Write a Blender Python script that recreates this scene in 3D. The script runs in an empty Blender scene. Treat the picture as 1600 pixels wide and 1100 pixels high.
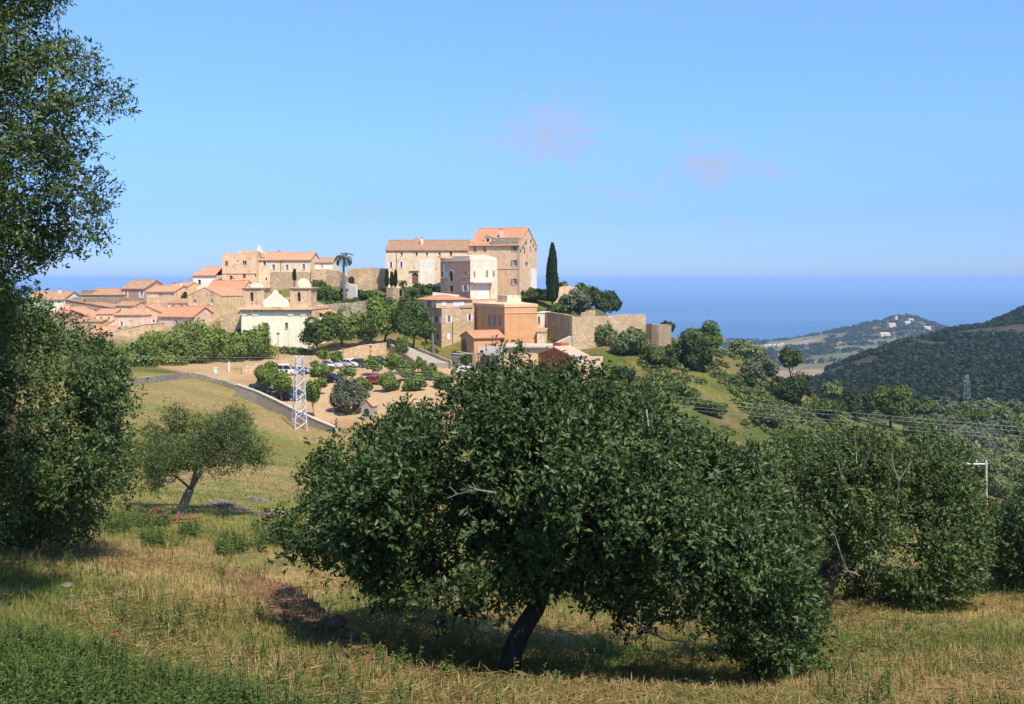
import bpy, math, random
import numpy as np
from mathutils import Vector, noise as mnoise

random.seed(11)
rng = np.random.default_rng(11)
R = math.radians
scene = bpy.context.scene
COL = scene.collection

# ------------------------------------------------------------------ camera, sky, sun, exposure
F = 1600.0          # focal length in pixels of the 1600 px wide photograph
H0 = 436.0          # its level line
cam_d = bpy.data.cameras.new('camera')
cam_d.sensor_fit = 'HORIZONTAL'; cam_d.sensor_width = 36.0; cam_d.lens = 36.0
cam_d.shift_y = -(550.0 - H0) / 1600.0
cam_d.clip_start = 0.1; cam_d.clip_end = 120000.0
cam = bpy.data.objects.new('camera', cam_d); COL.objects.link(cam)
cam.location = (0, 0, 0); cam.rotation_euler = (R(90), 0, 0)
scene.camera = cam

SUN_AZ = 150.0      # clockwise from the view direction
SUN_EL = 55.0
world = bpy.data.worlds.new('World'); scene.world = world; world.use_nodes = True
wn = world.node_tree; wn.nodes.clear()
def wnode(t, **kw):
    n = wn.nodes.new(t)
    for k, v in kw.items(): setattr(n, k, v)
    return n
sky = wnode('ShaderNodeTexSky', sky_type='NISHITA', sun_disc=False)
sky.sun_elevation = R(SUN_EL); sky.sun_rotation = R(SUN_AZ)
sky.altitude = 200; sky.air_density = 1.0; sky.dust_density = 0.15; sky.ozone_density = 2.5
SKY_STRENGTH = 0.13
bg = wnode('ShaderNodeBackground'); bg.inputs['Strength'].default_value = SKY_STRENGTH
wo = wnode('ShaderNodeOutputWorld')
def wmath(op, a, b=None, c=None, clamp=False):
    n = wnode('ShaderNodeMath', operation=op, use_clamp=clamp)
    for i, v in enumerate((a, b, c)):
        if v is None: continue
        if isinstance(v, (int, float)): n.inputs[i].default_value = v
        else: wn.links.new(v, n.inputs[i])
    return n.outputs[0]
wt = wnode('ShaderNodeTexCoord'); wsep = wnode('ShaderNodeSeparateXYZ')
wn.links.new(wt.outputs['Generated'], wsep.inputs[0])
wx, wy, wz = wsep.outputs
hor = wmath('SQRT', wmath('ADD', wmath('MULTIPLY', wx, wx), wmath('MULTIPLY', wy, wy)))
el = wmath('DIVIDE', wz, wmath('MAXIMUM', hor, 0.001))             # tan of the elevation
az = wmath('ARCTAN2', wx, wy)                                      # azimuth, 0 ahead
# clear-air colour correction: the low sky of this maritime air is bluer and brighter than the model's
tint = wnode('ShaderNodeMix', data_type='RGBA', blend_type='MULTIPLY'); tint.inputs[0].default_value = 1.0
ramp = wnode('ShaderNodeValToRGB')
wn.links.new(wmath('MULTIPLY', el, 1.6, clamp=True), ramp.inputs[0])
SKY_RAMP = [(0.0, (0.335, 0.495, 1.0)), (0.10, (0.39, 0.555, 1.06)), (0.22, (0.58, 0.79, 1.15)), (0.42, (0.80, 1.03, 1.24)), (1.0, (0.9, 1.03, 1.15))]
ramp.color_ramp.elements[0].position = SKY_RAMP[0][0]; ramp.color_ramp.elements[0].color = (*SKY_RAMP[0][1], 1)
ramp.color_ramp.elements[1].position = SKY_RAMP[-1][0]; ramp.color_ramp.elements[1].color = (*SKY_RAMP[-1][1], 1)
for p, c in SKY_RAMP[1:-1]:
    e = ramp.color_ramp.elements.new(p); e.color = (*c, 1)
wn.links.new(sky.outputs[0], tint.inputs[6]); wn.links.new(ramp.outputs[0], tint.inputs[7])
# thin cloud wisps, placed by direction: (azimuth, tan elevation, half width, half height, strength)
comb = wnode('ShaderNodeCombineXYZ')
wn.links.new(wmath('MULTIPLY', az, 38.0), comb.inputs[0]); wn.links.new(wmath('MULTIPLY', el, 70.0), comb.inputs[1])
nz = wnode('ShaderNodeTexNoise'); nz.inputs['Scale'].default_value = 1.0; nz.inputs['Detail'].default_value = 7.0; nz.inputs['Roughness'].default_value = 0.6
wn.links.new(comb.outputs[0], nz.inputs['Vector'])
total = None
for (cpx, cpy, rx, ry, s) in [(862, 210, 62, 40, .85), (830, 222, 95, 26, .4), (1110, 258, 45, 26, .9), (1170, 268, 52, 18, .55), (958, 303, 45, 16, .35), (1140, 352, 22, 10, .3), (575, 322, 26, 9, .25), (1035, 285, 60, 14, .25)]:
    ca, ce = math.atan((cpx - 800) / F), (H0 - cpy) / F * math.cos(math.atan((cpx - 800) / F))
    dx = wmath('DIVIDE', wmath('SUBTRACT', az, ca), rx / F * 1.5)
    dy = wmath('DIVIDE', wmath('SUBTRACT', el, ce), ry / F * 1.5)
    m = wmath('SUBTRACT', 1.0, wmath('SQRT', wmath('ADD', wmath('MULTIPLY', dx, dx), wmath('MULTIPLY', dy, dy))))
    m = wmath('MULTIPLY', wmath('ADD', wmath('MULTIPLY', m, 1.0), wmath('MULTIPLY', wmath('SUBTRACT', nz.outputs['Fac'], 0.47), 3.2), clamp=True), s)
    m = wmath('MULTIPLY', m, wmath('GREATER_THAN', wy, 0.0))
    total = m if total is None else wmath('MAXIMUM', total, m)
cl = wnode('ShaderNodeMix', data_type='RGBA')
wn.links.new(wmath('MULTIPLY', total, 1.0, clamp=True), cl.inputs[0])
wn.links.new(tint.outputs[2], cl.inputs[6]); cl.inputs[7].default_value = (2.75, 3.4, 4.9, 1)
wn.links.new(cl.outputs[2], bg.inputs['Color']); wn.links.new(bg.outputs[0], wo.inputs['Surface'])

sun_d = bpy.data.lights.new('sun', 'SUN'); sun_d.energy = 5.0; sun_d.angle = R(0.5); sun_d.color = (1.0, 0.90, 0.76)
sun = bpy.data.objects.new('sun', sun_d); COL.objects.link(sun)
sdir = Vector((math.sin(R(SUN_AZ)) * math.cos(R(SUN_EL)), math.cos(R(SUN_AZ)) * math.cos(R(SUN_EL)), math.sin(R(SUN_EL))))
sun.rotation_euler = sdir.to_track_quat('Z', 'Y').to_euler(); sun.location = (40, -40, 60)

vs = scene.view_settings
vs.view_transform = 'Standard'; vs.look = 'None'; vs.gamma = 1.0; vs.use_curve_mapping = False; vs.exposure = 0.35
scene.cycles.max_bounces = 8; scene.cycles.volume_bounces = 1; scene.cycles.transparent_max_bounces = 8
scene.cycles.use_denoising = True

# ------------------------------------------------------------------ helpers
def P(px, py, d):
    return np.array(((px - 800.0) / F * d, d, -(py - H0) / F * d))

def tag(o, label=None, cat=None, group=None, kind=None):
    if label: o['label'] = label
    if cat: o['category'] = cat
    if group: o['group'] = group
    if kind: o['kind'] = kind
    return o

def empty(name, loc=(0, 0, 0), rz=0.0):
    o = bpy.data.objects.new(name, None); COL.objects.link(o)
    o.location = loc; o.rotation_euler = (0, 0, rz); o.empty_display_size = 0.3
    return o

def link(name, me, mat=None, parent=None):
    o = bpy.data.objects.new(name, me); COL.objects.link(o)
    if mat is not None and len(me.materials) == 0: me.materials.append(mat)
    if parent is not None: o.parent = parent
    return o

def mesh_np(name, verts, faces, tint=None, smooth=False):
    """verts (n,3), faces (m,k) with one k"""
    verts = np.asarray(verts, dtype=np.float32); faces = np.asarray(faces, dtype=np.int32)
    me = bpy.data.meshes.new(name)
    me.vertices.add(len(verts)); me.vertices.foreach_set('co', verts.ravel())
    m, k = faces.shape
    me.loops.add(m * k); me.loops.foreach_set('vertex_index', faces.ravel())
    me.polygons.add(m); me.polygons.foreach_set('loop_start', np.arange(0, m * k, k, dtype=np.int32))
    if smooth: me.polygons.foreach_set('use_smooth', np.ones(m, dtype=bool))
    me.update(calc_edges=True)
    if tint is not None:
        a = me.attributes.new('tint', 'FLOAT_COLOR', 'POINT')
        c = np.ones((len(verts), 4), dtype=np.float32); c[:, :3] = tint
        a.data.foreach_set('color', c.ravel())
    return me

class MB:
    """collects shapes with faces of any size into one mesh"""
    def __init__(s): s.v = []; s.f = []; s.m = []; s.mi = 0
    def add(s, vs, fs):
        b = len(s.v); s.v += [tuple(map(float, p)) for p in vs]
        for f in fs: s.f.append([b + i for i in f]); s.m.append(s.mi)
        return s
    def box(s, x0, x1, y0, y1, z0, z1):
        return s.add([(x0, y0, z0), (x1, y0, z0), (x1, y1, z0), (x0, y1, z0), (x0, y0, z1), (x1, y0, z1), (x1, y1, z1), (x0, y1, z1)],
                     [(0, 3, 2, 1), (4, 5, 6, 7), (0, 1, 5, 4), (1, 2, 6, 5), (2, 3, 7, 6), (3, 0, 4, 7)])
    def prism(s, poly, axis_vec):
        """closed prism: polygon of 3-D points swept by axis_vec"""
        n = len(poly); a = np.array(poly, float); b = a + np.array(axis_vec, float)
        return s.add(list(a) + list(b), [tuple(range(n))[::-1], tuple(range(n, 2 * n))] + [(i, (i + 1) % n, n + (i + 1) % n, n + i) for i in range(n)])
    def bar(s, a, b, r0, r1=None, n=5):
        r1 = r0 if r1 is None else r1
        a = np.array(a, float); b = np.array(b, float); t = b - a; L = np.linalg.norm(t)
        if L < 1e-6: return s
        t /= L; h = np.array((0, 0, 1.0)) if abs(t[2]) < 0.9 else np.array((1.0, 0, 0))
        u = np.cross(t, h); u /= np.linalg.norm(u); w = np.cross(t, u)
        vs = []
        for c, r in ((a, r0), (b, r1)):
            for i in range(n):
                q = 2 * math.pi * i / n
                vs.append(c + r * (math.cos(q) * u + math.sin(q) * w))
        return s.add(vs, [(i, (i + 1) % n, n + (i + 1) % n, n + i) for i in range(n)] + [tuple(range(n))[::-1], tuple(range(n, 2 * n))])
    def tube(s, pts, rad, n=6):
        pts = [np.array(p, float) for p in pts]; vs = []; fs = []
        pu = None
        for i, p in enumerate(pts):
            t = pts[min(i + 1, len(pts) - 1)] - pts[max(i - 1, 0)]; t = t / (np.linalg.norm(t) + 1e-9)
            if pu is None:
                h = np.array((0, 0, 1.0)) if abs(t[2]) < 0.9 else np.array((1.0, 0, 0))
                pu = np.cross(t, h)
            pu = pu - t * pu.dot(t); pu /= np.linalg.norm(pu) + 1e-9; w = np.cross(t, pu)
            r = rad[i] if hasattr(rad, '__len__') else rad
            for k in range(n):
                q = 2 * math.pi * k / n; vs.append(p + r * (math.cos(q) * pu + math.sin(q) * w))
        for i in range(len(pts) - 1):
            for k in range(n):
                fs.append((i * n + k, i * n + (k + 1) % n, (i + 1) * n + (k + 1) % n, (i + 1) * n + k))
        fs.append(tuple(range(n))[::-1]); fs.append(tuple(range((len(pts) - 1) * n, len(pts) * n)))
        return s.add(vs, fs)
    def build(s, name, mats, parent=None, smooth=False):
        me = bpy.data.meshes.new(name); me.from_pydata(s.v, [], s.f)
        for m in (mats if isinstance(mats, (list, tuple)) else [mats]): me.materials.append(m)
        if any(s.m): me.polygons.foreach_set('material_index', np.array(s.m, dtype=np.int32))
        if smooth: me.polygons.foreach_set('use_smooth', np.ones(len(s.f), dtype=bool))
        me.update()
        return link(name, me, None, parent)

# value noise in numpy (2-D and 3-D), 0..1
def _hash(*a):
    h = np.zeros_like(a[0], dtype=np.int64)
    for i, q in enumerate(a): h = h + q.astype(np.int64) * (374761393, 668265263, 2147483647, 1274126177)[i]
    h = (h ^ (h >> 13)) * 1274126177 & 0x7fffffff
    h = (h ^ (h >> 16)) * 668265263 & 0x7fffffff
    return ((h ^ (h >> 15)) & 0xffff) / 65535.0
def vnoise(x, y, z=None, seed=0):
    x = np.asarray(x, float); y = np.asarray(y, float)
    if z is None:
        xi, yi = np.floor(x), np.floor(y); fx, fy = x - xi, y - yi
        fx = fx * fx * (3 - 2 * fx); fy = fy * fy * (3 - 2 * fy); s = np.full_like(xi, seed)
        return ((_hash(xi, yi, s) * (1 - fx) + _hash(xi + 1, yi, s) * fx) * (1 - fy) + (_hash(xi, yi + 1, s) * (1 - fx) + _hash(xi + 1, yi + 1, s) * fx) * fy)
    z = np.asarray(z, float)
    zi = np.floor(z); fz = z - zi; fz = fz * fz * (3 - 2 * fz)
    return vnoise3(x, y, zi, seed) * (1 - fz) + vnoise3(x, y, zi + 1, seed) * fz
def vnoise3(x, y, zi, seed):
    xi, yi = np.floor(x), np.floor(y); fx, fy = x - xi, y - yi
    fx = fx * fx * (3 - 2 * fx); fy = fy * fy * (3 - 2 * fy); s = zi * 57 + seed
    return ((_hash(xi, yi, s) * (1 - fx) + _hash(xi + 1, yi, s) * fx) * (1 - fy) + (_hash(xi, yi + 1, s) * (1 - fx) + _hash(xi + 1, yi + 1, s) * fx) * fy)
def fbm(x, y, oct=4, seed=0):
    t = 0; a = 0.5; n = 0
    for i in range(oct):
        t = t + a * vnoise(np.asarray(x) * 2 ** i + 17.3 * i, np.asarray(y) * 2 ** i + 9.1 * i, seed=seed + i); n += a; a *= 0.5
    return t / n
def sstep(a, b, x): 
    t = np.clip((np.asarray(x, float) - a) / (b - a), 0, 1); return t * t * (3 - 2 * t)
def nrmz(v): return v / (np.linalg.norm(v, axis=-1, keepdims=True) + 1e-9)

# ------------------------------------------------------------------ materials
def mat(name):
    m = bpy.data.materials.new(name); m.use_nodes = True
    nt = m.node_tree; b = nt.nodes['Principled BSDF']
    return m, nt, b
def N(nt, t, **kw):
    n = nt.nodes.new(t)
    for k, v in kw.items():
        if k.startswith('i_'): n.inputs[k[2:].replace('_', ' ')].default_value = v
        else: setattr(n, k, v)
    return n
def mixc(nt, fac, a, b, blend='MIX'):
    n = nt.nodes.new('ShaderNodeMix'); n.data_type = 'RGBA'; n.blend_type = blend
    for i, v in ((0, fac), (6, a), (7, b)):
        if isinstance(v, (int, float)): n.inputs[i].default_value = v
        elif isinstance(v, tuple): n.inputs[i].default_value = (*v[:3], 1)
        else: nt.links.new(v, n.inputs[i])
    return n.outputs[2]
def rng_node(nt, v, a, b, c=0.0, d=1.0):
    n = nt.nodes.new('ShaderNodeMapRange'); n.inputs[1].default_value = a; n.inputs[2].default_value = b; n.inputs[3].default_value = c; n.inputs[4].default_value = d
    nt.links.new(v, n.inputs[0]); return n.outputs[0]
def noise_tex(nt, vec, scale, detail=4, rough=0.55):
    n = N(nt, 'ShaderNodeTexNoise'); n.inputs['Scale'].default_value = scale; n.inputs['Detail'].default_value = detail; n.inputs['Roughness'].default_value = rough
    if vec is not None: nt.links.new(vec, n.inputs['Vector'])
    return n.outputs['Fac']
def bump(nt, b, h, strength, dist):
    n = N(nt, 'ShaderNodeBump'); n.inputs['Strength'].default_value = strength; n.inputs['Distance'].default_value = dist
    nt.links.new(h, n.inputs['Height']); nt.links.new(n.outputs[0], b.inputs['Normal'])

def plain(name, col, rough=0.6, var=0.12, metal=0.0, scale=3.0):
    m, nt, b = mat(name)
    tc = N(nt, 'ShaderNodeTexCoord'); f = noise_tex(nt, tc.outputs['Object'], scale, 5)
    lo = tuple(c * (1 - var) for c in col); hi = tuple(min(1, c * (1 + var)) for c in col)
    nt.links.new(mixc(nt, rng_node(nt, f, .3, .7), lo, hi), b.inputs['Base Color'])
    b.inputs['Roughness'].default_value = rough; b.inputs['Metallic'].default_value = metal
    return m

def stucco(name, col, stain=(0.30, 0.22, 0.13), amount=0.5, bare=None, bare_amt=0.0):
    """rendered wall: weathered colour, rain streaks, patches where the coat has gone"""
    m, nt, b = mat(name)
    tc = N(nt, 'ShaderNodeTexCoord'); o = tc.outputs['Object']
    mp = N(nt, 'ShaderNodeMapping'); mp.inputs['Scale'].default_value = (1.6, 1.6, 0.22); nt.links.new(o, mp.inputs[0])
    streak = rng_node(nt, noise_tex(nt, mp.outputs[0], 1.3, 6, .62), .48, .78)
    cloud = rng_node(nt, noise_tex(nt, o, .55, 5, .6), .35, .7)
    c = mixc(nt, cloud, tuple(v * 0.86 for v in col), tuple(min(.95, v * 1.10) for v in col))
    st = N(nt, 'ShaderNodeMath', operation='MULTIPLY'); st.inputs[1].default_value = amount; nt.links.new(streak, st.inputs[0])
    c = mixc(nt, st.outputs[0], c, stain)
    if bare:
        pb = rng_node(nt, noise_tex(nt, o, .8, 7, .65), .62 - .3 * bare_amt, .66 - .3 * bare_amt)
        vo = N(nt, 'ShaderNodeTexVoronoi'); vo.inputs['Scale'].default_value = 2.6; nt.links.new(o, vo.inputs['Vector'])
        stone = mixc(nt, rng_node(nt, vo.outputs['Color'], .2, .9), tuple(v * .74 for v in bare), tuple(min(.9, v * 1.2) for v in bare))
        c = mixc(nt, pb, c, stone)
    nt.links.new(c, b.inputs['Base Color']); b.inputs['Roughness'].default_value = 0.9
    bump(nt, b, noise_tex(nt, o, 5, 6, .6), .35, .06)
    return m

def stonework(name, col, scale=2.4, mortar=(0.42, 0.35, 0.25), dark=0.55):
    m, nt, b = mat(name)
    tc = N(nt, 'ShaderNodeTexCoord'); o = tc.outputs['Object']
    mp = N(nt, 'ShaderNodeMapping'); mp.inputs['Scale'].default_value = (1, 1, 1.7); nt.links.new(o, mp.inputs[0])
    vo = N(nt, 'ShaderNodeTexVoronoi'); vo.inputs['Scale'].default_value = scale; nt.links.new(mp.outputs[0], vo.inputs['Vector'])
    ve = N(nt, 'ShaderNodeTexVoronoi', feature='DISTANCE_TO_EDGE'); ve.inputs['Scale'].default_value = scale; nt.links.new(mp.outputs[0], ve.inputs['Vector'])
    c = mixc(nt, rng_node(nt, vo.outputs['Color'], .1, .9), tuple(v * dark for v in col), tuple(min(.9, v * 1.3) for v in col))
    c = mixc(nt, rng_node(nt, noise_tex(nt, o, .5, 5), .4, .72), c, tuple(v * .7 for v in col))
    c = mixc(nt, rng_node(nt, ve.outputs['Distance'], .02, .07), mortar, c)
    nt.links.new(c, b.inputs['Base Color']); b.inputs['Roughness'].default_value = 0.95
    bump(nt, b, rng_node(nt, ve.outputs['Distance'], 0, .15), .6, .08)
    return m

def rooftile(name, col, dirt=(0.30, 0.20, 0.13), amt=0.5):
    m, nt, b = mat(name)
    tc = N(nt, 'ShaderNodeTexCoord'); o = tc.outputs['Object']
    vo = N(nt, 'ShaderNodeTexVoronoi'); vo.inputs['Scale'].default_value = 3.5; nt.links.new(o, vo.inputs['Vector'])
    c = mixc(nt, rng_node(nt, vo.outputs['Color'], .1, .9), tuple(v * .74 for v in col), tuple(min(.9, v * 1.22) for v in col))
    d = N(nt, 'ShaderNodeMath', operation='MULTIPLY'); d.inputs[1].default_value = amt; nt.links.new(rng_node(nt, noise_tex(nt, o, .9, 6, .65), .42, .72), d.inputs[0])
    c = mixc(nt, d.outputs[0], c, dirt)
    nt.links.new(c, b.inputs['Base Color']); b.inputs['Roughness'].default_value = 0.85
    wv = N(nt, 'ShaderNodeTexWave'); wv.inputs['Scale'].default_value = 1.3; wv.inputs['Distortion'].default_value = .4; nt.links.new(o, wv.inputs['Vector'])
    bump(nt, b, wv.outputs['Fac'], .5, .08)
    return m

def leafmat(name, rough=0.45, trans=0.25, spec=0.5, gain=1.0, tcol=(0.9, 1.0, 0.35)):
    m, nt, b = mat(name)
    at = N(nt, 'ShaderNodeAttribute', attribute_name='tint')
    c = mixc(nt, 1.0, at.outputs['Color'], (gain, gain, gain), 'MULTIPLY')
    nt.links.new(c, b.inputs['Base Color']); b.inputs['Roughness'].default_value = rough
    b.inputs['Specular IOR Level'].default_value = spec
    tr = N(nt, 'ShaderNodeBsdfTranslucent'); nt.links.new(mixc(nt, 1.0, c, tcol, 'MULTIPLY'), tr.inputs['Color'])
    mx = N(nt, 'ShaderNodeMixShader'); mx.inputs[0].default_value = trans
    out = nt.nodes['Material Output']
    nt.links.new(b.outputs[0], mx.inputs[1]); nt.links.new(tr.outputs[0], mx.inputs[2]); nt.links.new(mx.outputs[0], out.inputs['Surface'])
    return m

def barkmat(name, a, bcol):
    m, nt, b = mat(name)
    tc = N(nt, 'ShaderNodeTexCoord'); o = tc.outputs['Object']
    mp = N(nt, 'ShaderNodeMapping'); mp.inputs['Scale'].default_value = (9, 9, 2.2); nt.links.new(o, mp.inputs[0])
    f = noise_tex(nt, mp.outputs[0], 2.0, 8, .7)
    nt.links.new(mixc(nt, rng_node(nt, f, .35, .68), a, bcol), b.inputs['Base Color']); b.inputs['Roughness'].default_value = .95
    bump(nt, b, f, .9, .05)
    return m

M = {}
M['pane'] = plain('window_glass', (0.025, 0.025, 0.03), .15, .1)
M['dark'] = plain('dark_opening', (0.025, 0.02, 0.018), .9, .1)
M['white_shutter'] = plain('white_shutter_paint', (0.74, 0.75, 0.78), .6, .06)
M['blue_shutter'] = plain('blue_grey_shutter_paint', (0.38, 0.47, 0.62), .6, .08)
M['grey_shutter'] = plain('grey_brown_shutter_paint', (0.27, 0.23, 0.18), .7, .1)
M['brown_wood'] = plain('brown_wood', (0.17, 0.09, 0.05), .7, .2)
M['white_trim'] = plain('white_trim', (0.72, 0.69, 0.62), .8, .08)
M['stone_trim'] = plain('stone_trim', (0.44, 0.35, 0.24), .9, .18)
M['tan'] = stucco('tan_render', (0.78, 0.53, 0.33), (0.44, 0.29, 0.17), .6, (0.66, 0.46, 0.29), .30)
M['ochre'] = stucco('ochre_render', (0.76, 0.54, 0.30), (0.42, 0.27, 0.14), .65, (0.55, 0.39, 0.23), .35)
M['cream'] = stucco('cream_render', (0.84, 0.64, 0.42), (0.48, 0.34, 0.21), .55, (0.68, 0.50, 0.32), .26)
M['pale'] = stucco('pale_render', (0.84, 0.67, 0.52), (0.44, 0.32, 0.2), .35)
M['white'] = stucco('white_render', (0.84, 0.77, 0.64), (0.5, 0.4, 0.28), .25)
M['church_white'] = stucco('church_limewash', (0.90, 0.83, 0.62), (0.68, 0.56, 0.36), .3)
M['pink'] = stucco('pink_render', (0.74, 0.54, 0.41), (0.42, 0.29, 0.21), .6, (0.52, 0.38, 0.26), .3)
M['mauve'] = stucco('mauve_render', (0.44, 0.30, 0.22), (0.27, 0.19, 0.15), .5)
M['orange'] = stucco('orange_render', (0.66, 0.34, 0.155), (0.46, 0.26, 0.13), .45)
M['red'] = stucco('red_render', (0.44, 0.13, 0.05), (0.28, 0.09, 0.04), .3)
M['peach'] = stucco('peach_render', (0.70, 0.49, 0.30), (0.5, 0.33, 0.2), .25)
M['church_tan'] = stucco('church_tower_render', (0.70, 0.49, 0.30), (0.34, 0.24, 0.15), .7, (0.42, 0.31, 0.2), .2)
M['grey_stone'] = stonework('grey_brown_stonework', (0.38, 0.29, 0.20), 2.6)
M['tan_stone'] = stonework('tan_stonework', (0.62, 0.43, 0.25), 2.2, (0.5, 0.4, 0.27), .68)
M['dry_stone'] = stonework('dry_stone', (0.44, 0.37, 0.28), 2.6, (0.12, 0.1, 0.07), .6)
M['wall_stone'] = stonework('rampart_stone', (0.46, 0.33, 0.20), 2.6, (0.36, 0.28, 0.18), .6)
M['concrete'] = plain('weathered_concrete', (0.36, 0.31, 0.25), .9, .2, scale=1.5)
M['pale_concrete'] = plain('pale_concrete', (0.52, 0.45, 0.37), .9, .15, scale=1.2)
M['tile'] = rooftile('orange_roof_tiles', (0.58, 0.29, 0.17))
M['tile_red'] = rooftile('bright_red_roof_tiles', (0.60, 0.25, 0.13), amt=.35)
M['tile_brown'] = rooftile('old_brown_roof_tiles', (0.36, 0.21, 0.12), (0.24, 0.17, 0.11), .6)
M['tile_old'] = rooftile('weathered_roof_tiles', (0.46, 0.25, 0.14), (0.30, 0.21, 0.13), .6)
M['tile_pale'] = rooftile('pale_pink_roof_tiles', (0.62, 0.40, 0.28), (0.5, 0.36, 0.26), .3)
M['dark_steel'] = plain('dull_steel', (0.20, 0.22, 0.23), .6, .1)
M['galv'] = plain('galvanised_steel', (0.66, 0.67, 0.68), .5, .1, .2)
M['cable'] = plain('bare_cable', (0.30, 0.31, 0.30), .5, .05)
M['rust'] = plain('rusty_red_metal', (0.19, 0.05, 0.028), .7, .3)
M['bark'] = barkmat('dark_bark', (0.022, 0.017, 0.012), (0.085, 0.068, 0.05))
M['bark_grey'] = barkmat('grey_bark', (0.10, 0.085, 0.065), (0.26, 0.23, 0.19))
M['dead'] = barkmat('bleached_dead_wood', (0.18, 0.16, 0.135), (0.40, 0.37, 0.33))
M['leaf'] = leafmat('leathery_leaf', .42, .24, .3, tcol=(.8, 1.0, .3))
M['leaf_far'] = leafmat('foliage', .7, .22, .15)
M['grass'] = leafmat('grass_blade', .7, .3, .2, tcol=(1, 1, .6))
# ------------------------------------------------------------------ the lie of the land
# surveyed heights: at azimuth column px, (distance, screen row of the ground) -> height
SURVEY = {
 -700: [(2,2000),(4,1420),(7,1140),(10,1010),(14,900),(20,850),(30,800),(45,755),(70,700),(100,655),(140,610),(200,560),(265,520),(360,550),(600,640),(1200,690),(3900,530),(5000,519)],
 0: [(2,2000),(4,1420),(7,1140),(10,1015),(14,905),(20,850),(30,800),(45,755),(70,700),(100,655),(140,610),(180,575),(215,542),(240,508),(265,490),(300,492),(360,530),(600,640),(1200,690),(2500,590),(3900,531),(5000,519)],
 250: [(2,2000),(4,1440),(7,1160),(10,1040),(13,960),(17,895),(22,858),(30,830),(45,775),(70,715),(100,662),(130,618),(150,596),(170,580),(200,556),(215,530),(230,500),(250,470),(270,452),(300,455),(360,510),(600,640),(1200,690),(2500,590),(3900,531)],
 480: [(2,2000),(4,1440),(7,1170),(10,1060),(12,1010),(15,945),(20,893),(30,838),(45,790),(70,740),(100,712),(130,690),(143,662),(170,605),(195,570),(215,545),(228,510),(240,470),(250,448),(270,436),(300,445),(360,500),(600,640),(1200,690),(2500,590)],
 680: [(2,2000),(4,1440),(7,1190),(10,1090),(12,1045),(15,980),(20,935),(30,890),(50,840),(80,780),(110,730),(140,662),(165,605),(195,565),(212,545),(225,500),(235,460),(245,442),(260,436),(290,440),(360,500),(600,640),(1200,690),(2500,590)],
 800: [(2,2000),(4,1440),(7,1200),(10,1087),(13,1040),(20,960),(30,915),(50,860),(80,800),(110,745),(140,690),(165,630),(185,585),(205,548),(220,500),(235,465),(255,460),(300,480),(600,640),(1200,690),(2500,590),(3900,531)],
 900: [(7,1200),(10,1095),(13,1050),(20,965),(30,920),(50,880),(80,830),(110,770),(140,700),(165,640),(185,585),(205,540),(220,505),(235,480),(260,470),(290,500),(600,640),(1200,690),(2500,580)],
 1030: [(2,2000),(4,1440),(7,1200),(10,1095),(13,1058),(20,970),(30,925),(50,900),(80,870),(110,800),(140,715),(165,650),(190,588),(210,545),(230,528),(260,540),(350,600),(600,650),(1200,670),(2000,585),(3000,545),(3950,526),(5000,517)],
 1150: [(7,1200),(10,1095),(13,1056),(20,965),(30,930),(50,920),(80,900),(110,830),(140,735),(165,680),(190,622),(210,580),(230,558),(260,575),(350,640),(600,660),(1000,630),(1500,585),(2000,563),(3000,540),(3900,527),(4600,518)],
 1250: [(2,2000),(4,1440),(7,1200),(10,1095),(13,1046),(17,975),(22,945),(30,935),(50,940),(80,930),(110,860),(140,770),(165,705),(190,650),(210,620),(230,612),(260,628),(350,660),(500,640),(650,618),(760,602),(1000,606),(1500,577),(2000,556),(2600,534),(3100,527),(3600,532),(4200,526)],
 1350: [(10,1095),(13,1042),(17,960),(22,930),(30,935),(50,955),(80,960),(110,900),(150,780),(190,700),(220,665),(260,655),(350,655),(480,637),(600,618),(700,590),(820,558),(1000,575),(1500,572),(2000,550),(2500,527),(3000,508),(3400,516),(3900,530),(4500,526)],
 1415: [(7,1195),(13,1038),(17,955),(22,925),(30,935),(50,965),(100,935),(150,810),(190,720),(230,672),(300,657),(400,641),(520,632),(620,605),(750,563),(880,535),(1100,570),(1600,568),(2200,538),(2600,513),(3000,494),(3300,503),(3800,530),(4500,526)],
 1480: [(10,1090),(13,1036),(18,945),(23,915),(30,930),(50,975),(100,955),(150,840),(200,745),(250,685),(320,653),(420,638),(520,632),(620,600),(800,548),(950,519),(1200,560),(1600,572),(2200,542),(2700,520),(3000,512),(3400,522),(4000,531)],
 1600: [(2,2000),(4,1430),(7,1180),(10,1085),(13,1030),(18,940),(23,908),(30,925),(50,975),(100,965),(150,860),(200,775),(260,705),(330,658),(420,640),(520,634),(620,600),(800,538),(1000,494),(1120,483),(1400,520),(1800,562),(2500,548),(3500,541),(4500,526)],
 1900: [(2,2000),(4,1430),(7,1180),(10,1085),(13,1030),(23,908),(50,975),(100,965),(200,775),(330,660),(520,630),(620,590),(800,510),(1000,455),(1200,425),(1500,460),(2000,555),(3500,545)],
 2600: [(2,2000),(4,1430),(7,1180),(13,1030),(23,908),(50,975),(100,965),(200,775),(330,660),(520,620),(800,510),(1200,410),(1600,455),(2000,555),(3500,545),(5000,519)],
}
_sv = [(px, d, py) for px, l in SURVEY.items() for d, py in l]
_su = np.array([[s[0] / 330.0, math.log2(s[1]) * 1.5] for s in _sv]); _sp = np.array([s[2] for s in _sv], float)
def _k(r2): return 0.5 * r2 * np.log(r2 + 1e-12)
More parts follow.
